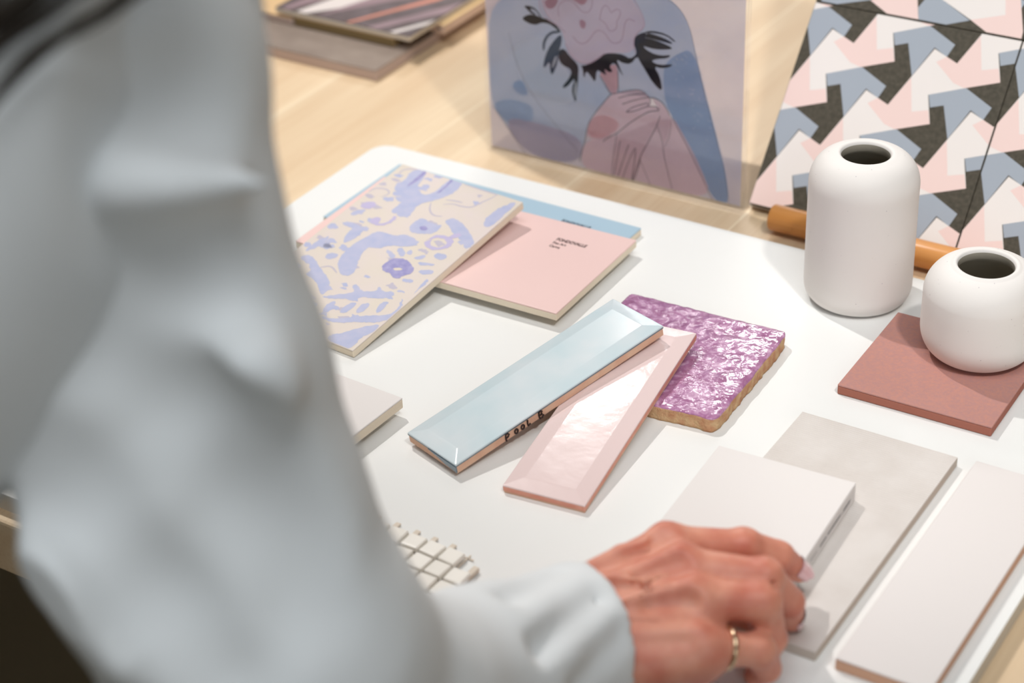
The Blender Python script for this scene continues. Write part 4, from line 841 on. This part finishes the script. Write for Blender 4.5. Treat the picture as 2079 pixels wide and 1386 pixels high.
# --- the rest of the body (covered by clothes or outside the picture) -------------------------
b = SDF()
pel = (-.70,.12,.12); chest = (-.67,.36,.36); nk = (-.60,.47,.49)
SR = (-.505,.485,.43); SL = (-.83,.45,.43)
b.cap(up((-.79,.12,.10)), up((-.61,.12,.10)), .105, k=.05); b.cap(up(pel), up(chest), .115, .115, k=.06)
b.cap(up((-.75,.37,.34)), up((-.58,.38,.34)), .095, k=.06); b.cap(up(SR), up(SL), .055, k=.06)
b.cap(up(chest), up(nk), .075, .05, k=.05); b.cap(up(nk), up((-.575,.53,.56)), .050, .048, k=.03)
b.chain([up(SR), up((-.430,.470,.19)), up(FON[1][0]), up(FON[2][0]), up((-.409,.630,.043))], [.042,.030,.028,.024,.021], k=.012)
b.chain([up(SL), up((-.93,.33,.17)), up((-.94,.36,-.06))], [.048,.038,.027], k=.02)
b.cap(up((-.94,.37,-.08)), up((-.935,.40,-.15)), .027, .022, k=.02, flat=((1,0,0), .6))
for x in (-.79, -.61): b.chain([up((x,.12,.06)), up((x,.15,-.34)), up((x,.10,-.70))], [.085,.058,.040], k=.03); b.cap(up((x,.08,-.735)), up((x,.21,-.74)), .030, .024, k=.02)
P_body = surface_nets(b, up((-1.05,-.05,-.77)), up((-.34,.66,.64)), .010)
# left hand fingers
lh = SDF(); 
for q_, (dx, l_) in enumerate(((-.0,.075),(.0,.085),(.0,.08),(.0,.065))):
    y0 = .385+q_*.017; lh.chain([up((-.935,y0,-.14)), up((-.93,y0+.004,-.14-l_*.55)), up((-.92,y0+.004,-.14-l_))], [.010,.009,.0075], k=.003)
lh.cap(up((-.935,.39,-.10)), up((-.935,.43,-.13)), .018, .016, k=.012); lh.chain([up((-.93,.38,-.09)), up((-.915,.352,-.12)), up((-.905,.345,-.15))], [.012,.010,.008], k=.005)
P_lh = surface_nets(lh, up((-.97,.32,-.26)), up((-.88,.47,-.06)), .003)
# head with a face
hd = SDF(); HC = np.array((-.545,.585,.665)); fw = np.array((.55,.62,-.56)); fw /= np.linalg.norm(fw); sd = np.cross(fw, (0,0,1)); sd /= np.linalg.norm(sd); uh = np.cross(sd, fw)
def H(x, y, z): return up(HC+sd*x+fw*y+uh*z)
hd.cap(H(0,-.012,.03), H(0,.012,.025), .078, .074, k=.02); hd.cap(H(0,.035,-.03), H(0,.045,-.075), .052, .032, k=.03)
hd.cap(H(0,.088,.012), H(0,.104,-.022), .007, .011, k=.012)                # nose
for s in (-1, 1):
    hd.cap(H(s*.031,.098,.012), H(s*.031,.098,.012), .013, k=.012, mode='sub'); hd.cap(H(s*.031,.074,.010), H(s*.031,.074,.010), .0125, k=.003)
    hd.cap(H(s*.034,.075,-.028), H(s*.034,.06,-.03), .022, k=.03); hd.cap(H(s*.074,.0,.005), H(s*.078,-.004,-.022), .012, .008, k=.006, flat=(sd, .45))
    hd.cap(H(s*.018,.091,.034), H(s*.044,.082,.034), .004, k=.008)
hd.cap(H(-.014,.083,-.052), H(.014,.083,-.052), .0075, k=.006); hd.cap(H(-.02,.095,-.0525), H(.02,.095,-.0525), .002, k=.004, mode='sub')
hd.cap(H(0,-.02,-.05), up((-.575,.53,.56)), .048, .046, k=.03)
P_head = surface_nets(hd, up(HC-.16), up(HC+.15), .0042)
V, Fq = merge([P_hand, P_body, P_lh, P_head])
body = pmesh('body', V, Fq, M['skin'])
mesh('lips', [tuple(H(x, .0905-abs(x)*.25, z)-np.array((-.70,.12,0))) for x in (-.02,-.01,0,.01,.02) for z in (-.047,-.0525,-.059)], [(3*i+j, 3*i+j+1, 3*i+j+4, 3*i+j+3) for i in range(4) for j in range(2)], [M['lips']], person)
for s in (-1, 1):
    for nm, rad, off, mm in (('eyeball', .0118, .0775, M['eye']), ('iris', .0055, .0855, M['iris'])):
        bm = bmesh.new(); bmesh.ops.create_uvsphere(bm, u_segments=20, v_segments=12, radius=rad); c = Vector(H(s*.031, off, .010))-Vector((-.70,.12,0)); bmesh.ops.translate(bm, vec=c, verts=bm.verts); fin(bm, nm, [mm], person, True)
# finger nails
def nail(k, wv=.0060, lv=.0078):
    pts, rs = FG[k]; a = np.array(pts[2]); b_ = np.array(pts[3]); ax_ = (b_-a)/np.linalg.norm(b_-a)
    prev = (np.array(pts[2])-np.array(pts[1])); side = np.cross(np.array(pts[1])-np.array(pts[0]), ax_)
    if np.linalg.norm(side) < 1e-4: side = np.cross(dors, ax_)
    side /= np.linalg.norm(side); nn = np.cross(side, ax_); 
    out = (np.array(pts[1])+np.array(pts[2]))/2-(np.array(pts[0])+np.array(pts[3]))/2
    nn *= np.sign(nn@out) or 1
    if k == 'i': nn = nn+np.array((.30,-.62,.30)); nn -= ax_*(nn@ax_); nn /= np.linalg.norm(nn); side = np.cross(ax_, nn); lv = .0072
    r = rs[3]; V = []; Fc = []; nu, nv = 10, 12
    for i in range(nv+1):
        t = i/nv; l_ = -.0078+t*(lv+.0078)
        half = 1.05*(1-.35*max(0, (t-.6)/.4)**2.0)*(1-.12*max(0, (.2-t)/.2)**2)
        rad = (rs[3]+(rs[2]-rs[3])*max(0, -l_)/.014)+.0004+(-.0011*max(0, l_/.008)**2)
        for j in range(nu+1):
            an = (j/nu-.5)*2*half*.92; p_ = b_+ax_*l_+(nn*math.cos(an)+side*math.sin(an))*rad
            if l_ > .0035: p_ = p_-ax_*(abs(j/nu-.5)*2)**2*.0026
            V.append(up(p_)-np.array((-.70,.12,0)))
    n1 = nu+1
    for i in range(nv):
        for j in range(nu): Fc.append((i*n1+j, i*n1+j+1, (i+1)*n1+j+1, (i+1)*n1+j))
    n0 = len(V); V2 = [v-nn*.0007 for v in V]; V += V2; Fc += [tuple(q+n0 for q in f_)[::-1] for f_ in Fc]
    for i in range(nv): Fc.append((i*n1, (i+1)*n1, (i+1)*n1+n0, i*n1+n0)); Fc.append((i*n1+nu+n0, (i+1)*n1+nu+n0, (i+1)*n1+nu, i*n1+nu))
    for j in range(nu): Fc.append((nv*n1+j, nv*n1+j+1, nv*n1+j+1+n0, nv*n1+j+n0))
    return mesh('fingernail', V, Fc, [M['nail']], person, smooth=True)
for k in 'imrp': nail(k, lv=.0062 if k != 'i' else .0078)
# ring on the little finger
pts, rs = FG['p']; a = np.array(pts[0]); c = np.array(pts[1]); ax_ = (c-a)/np.linalg.norm(c-a); ce = a+(c-a)*.42; s1 = np.cross(ax_, dors); s1 /= np.linalg.norm(s1); s2 = np.cross(ax_, s1)
rr_ = .0101
tube('ring', [tuple(up(ce+s1*rr_*math.cos(t)+s2*rr_*math.sin(t))-np.array((-.70,.12,0))) for t in [k*math.tau/40 for k in range(40)]], .0014, M['gold'], person, seg=10, closed=True)

# --- shirt ------------------------------------------------------------------------------
sh = SDF()
for i in range(len(UPN)-1): sh.cap(up(UPN[i][0]), up(UPN[i+1][0]), UPN[i][1], UPN[i+1][1], k=.012)
FO2 = [(np.array(p_), r_) for p_, r_ in FON]
for i in range(len(FO2)-1): sh.cap(up(FO2[i][0]), up(FO2[i+1][0]), FO2[i][1], FO2[i+1][1], k=.018)
for P in RID: sh.chain([up(p_) for p_ in P], [.0015]*len(P), k=.034)
for P in VAL: sh.chain([up(p_) for p_ in P], [.006]*len(P), k=.034, mode='sub')
# forearm folds close to the cuff
fa, fb = FO2[-2][0], FO2[-1][0]; fd = (fb-fa)/np.linalg.norm(fb-fa); fs = np.cross(fd, (0,0,1)); fs /= np.linalg.norm(fs); fu = np.cross(fs, fd)
for u_, w_, ln in ((.4, 1, .07), (-.25, 1, .06), (.95, 1, .05)):
    c = fb-fd*.022+(fu*math.cos(u_)+fs*math.sin(u_))*.0435; d = fb-fd*(.022+ln)+(fu*math.cos(u_+.35)+fs*math.sin(u_+.35))*.0475
    sh.cap(up(c), up(d), .0035, .005, k=.009, mode='sub')
# cut the cuff open: a plane through the rim, and the hollow behind it
def cuff(G, ax, h_):
    X = ax[0][:, None, None]; Y = ax[1][None, :, None]; Z = ax[2][None, None, :]
    rim = up(fb-fd*.002)
    d = ((X-rim[0])*CN[0]+(Y-rim[1])*CN[1]+(Z-rim[2])*CN[2]).astype(np.float32)
    G = np.maximum(G, d)
    floor_ = (BT+.0012-Z).astype(np.float32)
    return np.maximum(G, floor_)
CN = fd*.93+np.array((.30,.0,.0)); CN /= np.linalg.norm(CN)
base_call = sh.__call__
def shirt_fn(G, ax, h_):
    G = base_call(G, ax, h_); G = cuff(G, ax, h_)
    s = SDF().cap(up(fb-fd*.040), up(fb+fd*.05), .034, .0365, k=.004, mode='sub'); s(G, ax, h_)
    return G
P1 = surface_nets(shirt_fn, up((-.60,.37,-.002)), up((-.32,.70,.50)), .0030)
st = SDF()
st.cap(up((-.80,.12,.12)), up((-.60,.12,.12)), .125, k=.05); st.cap(up(pel), up(chest), .150, .140, k=.06)
st.cap(up((-.76,.37,.34)), up((-.58,.39,.34)), .115, k=.06); st.cap(up((-.52,.475,.42)), up(SL), .072, k=.06); st.cap(up(chest), up(nk), .10, .075, k=.05)
st.cap(up((-.50,.47,.40)), up((-.56,.42,.33)), .07, .09, k=.05)
st.chain([up(SL), up((-.93,.33,.17)), up((-.94,.36,-.04))], [.066,.056,.042], k=.03)
st.cap(up(nk), up((-.56,.56,.60)), .048, k=.01, mode='sub')
P2 = surface_nets(st, up((-1.05,-.06,-.09)), up((-.44,.62,.60)), .009)
V, Fq = merge([P1, P2]); pmesh('shirt', V, Fq, M['shirt'])
# --- trousers and shoes ---------------------------------------------------------------------
tr = SDF(); tr.cap(up((-.79,.12,.02)), up((-.61,.12,.02)), .118, k=.05)
for x in (-.79, -.61): tr.chain([up((x,.12,.02)), up((x,.15,-.34)), up((x,.10,-.68))], [.105,.078,.062], k=.03)
P3 = surface_nets(tr, up((-.94,-.03,-.74)), up((-.47,.28,.12)), .009); pmesh('trousers', *P3, M['trousers'])
for x in (-.79, -.61):
    s_ = SDF(); s_.cap(up((x,.075,-.725)), up((x,.22,-.733)), .042, .036, k=.02, flat=((0,0,1), .8)); pmesh('shoe', *surface_nets(s_, up((x-.06,.01,-.7615)), up((x+.06,.28,-.67)), .006), M['hair'])
# --- hair ---------------------------------------------------------------------------------
hr = SDF(); hr.cap(H(0,-.03,.035), H(0,-.005,.045), .088, .080, k=.02); hr.cap(H(0,-.05,-.03), H(0,-.055,-.06), .070, .055, k=.03)
hr.cap(H(0,.125,-.01), H(0,.105,-.09), .070, .07, k=.01, mode='sub')
P4 = surface_nets(hr, up(HC-.17), up(HC+.17), .006)
parts = [P4]
rh = random.Random(4)
root = HC+uh*.0-fw*.06+sd*.02
for pts, rad in HAIR:
    for q in range(7):
        o_ = np.array([rh.gauss(0, rad) for _ in range(3)]); P = [root+o_*.6+np.array((0,0,.0)), (root+np.array(pts[0]))/2+np.array((.03,-.01,.02))+o_]+[np.array(p_)+o_*(1-.3*i) for i, p_ in enumerate(pts)]
        # Catmull-like resample
        Q = []
        for i in range(len(P)-1):
            p0, p1, p2, p3 = P[max(i-1,0)], P[i], P[i+1], P[min(i+2, len(P)-1)]
            for t in np.linspace(0, 1, 6, endpoint=False): Q.append(.5*((2*p1)+(-p0+p2)*t+(2*p0-5*p1+4*p2-p3)*t*t+(-p0+3*p1-3*p2+p3)*t**3))
        Q.append(P[-1]); n_ = len(Q)
        Vt, Ft = tube(None, [up(v) for v in Q], [rad*.55*(1-.5*i/n_) for i in range(n_)], None, seg=7)
        parts.append((np.array([tuple(v) for v in Vt]), Ft))
V, Fq = merge(parts); pmesh('hair', V, Fq, M['hair'])

# ================================================================== LIGHT
def area(name, loc, target, size, energy, col, shape='DISK', spread=180):
    l = bpy.data.lights.new(name, 'AREA'); l.shape = shape; l.size = size; l.energy = energy; l.color = col; l.spread = math.radians(spread)
    o = bpy.data.objects.new(name, l); COL.objects.link(o); o.location = loc
    o.rotation_euler = (Vector(target)-Vector(loc)).to_track_quat('-Z', 'Y').to_euler(); return o
def spot(name, loc, target, energy, col, ang=60, rad=.03, blend=.5):
    l = bpy.data.lights.new(name, 'SPOT'); l.energy = energy; l.color = col; l.spot_size = math.radians(ang); l.spot_blend = blend; l.shadow_soft_size = rad
    o = bpy.data.objects.new(name, l); COL.objects.link(o); o.location = loc
    o.rotation_euler = (Vector(target)-Vector(loc)).to_track_quat('-Z', 'Y').to_euler(); return o
T = Vector((-.50,.92,BT))
d1 = Vector((-.60,.28,1)).normalized()
spot('ceiling_spot_key', T+d1*2.35, T, 102, (1,.97,.935), 70, .022)
lp_ = area('ceiling_lamp_back', (-2.0,3.3,3.05), (-2.0,3.3,0), .26, 6.5, (1,.98,.96), 'RECTANGLE'); lp_.data.size_y = .22; lp_.rotation_euler = (0, 0, math.radians(120)); lp_.location = (-1.97, 2.98, 3.05)
lq_ = area('ceiling_lamp_far', (-2.05,4.3,3.05), (-2.05,4.3,0), 1.0, 55, (1,.98,.96), 'RECTANGLE'); lq_.data.size_y = .8
d3 = Vector((.55,-.55,1)).normalized(); T3 = Vector((-.50,1.27,BT))
spot('ceiling_spot_front', T3+d3*2.6, T3, 92, (1,.965,.93), 27, .07, .6)
area('sleeve_fill', (1.6,-1.3,2.0), (-.5,.7,BT+.15), 1.3, 15.5, (.90,.96,1))  # added fill behind the camera, no real fixture; brightens the sleeve's near side
area('overhead_fill', (-.2,.2,3.1), (-.4,.8,BT), 1.6, 32, (.9,.96,1))  # broad soft fill added from above to lift the ambient level
W_ = bpy.data.worlds.new('room_light'); S.world = W_; W_.use_nodes = True
W_.node_tree.nodes['Background'].inputs[0].default_value = (.90,.95,1,1); W_.node_tree.nodes['Background'].inputs[1].default_value = .80

# ================================================================== CAMERA
cd = bpy.data.cameras.new('camera'); cam = bpy.data.objects.new('camera', cd); COL.objects.link(cam)
cd.sensor_width = 36; cd.lens = 4000*36/2079; cd.clip_start = .01
r_ = Vector((.84766312,.52932151,-.03586046)); u_ = Vector((-.25336186,.4632708,.84922785)); f_ = Vector((-.46612767,.71077345,-.52680745))
cam.matrix_world = Matrix(((r_.x,u_.x,-f_.x,0),(r_.y,u_.y,-f_.y,0),(r_.z,u_.z,-f_.z,BT+.685),(0,0,0,1)))
cd.dof.use_dof = True; cd.dof.focus_distance = 1.24; cd.dof.aperture_fstop = 5.2
S.camera = cam
S.view_settings.view_transform = 'Standard'; S.view_settings.look = 'None'; S.view_settings.exposure = -.07; S.view_settings.gamma = 1; S.view_settings.use_curve_mapping = False
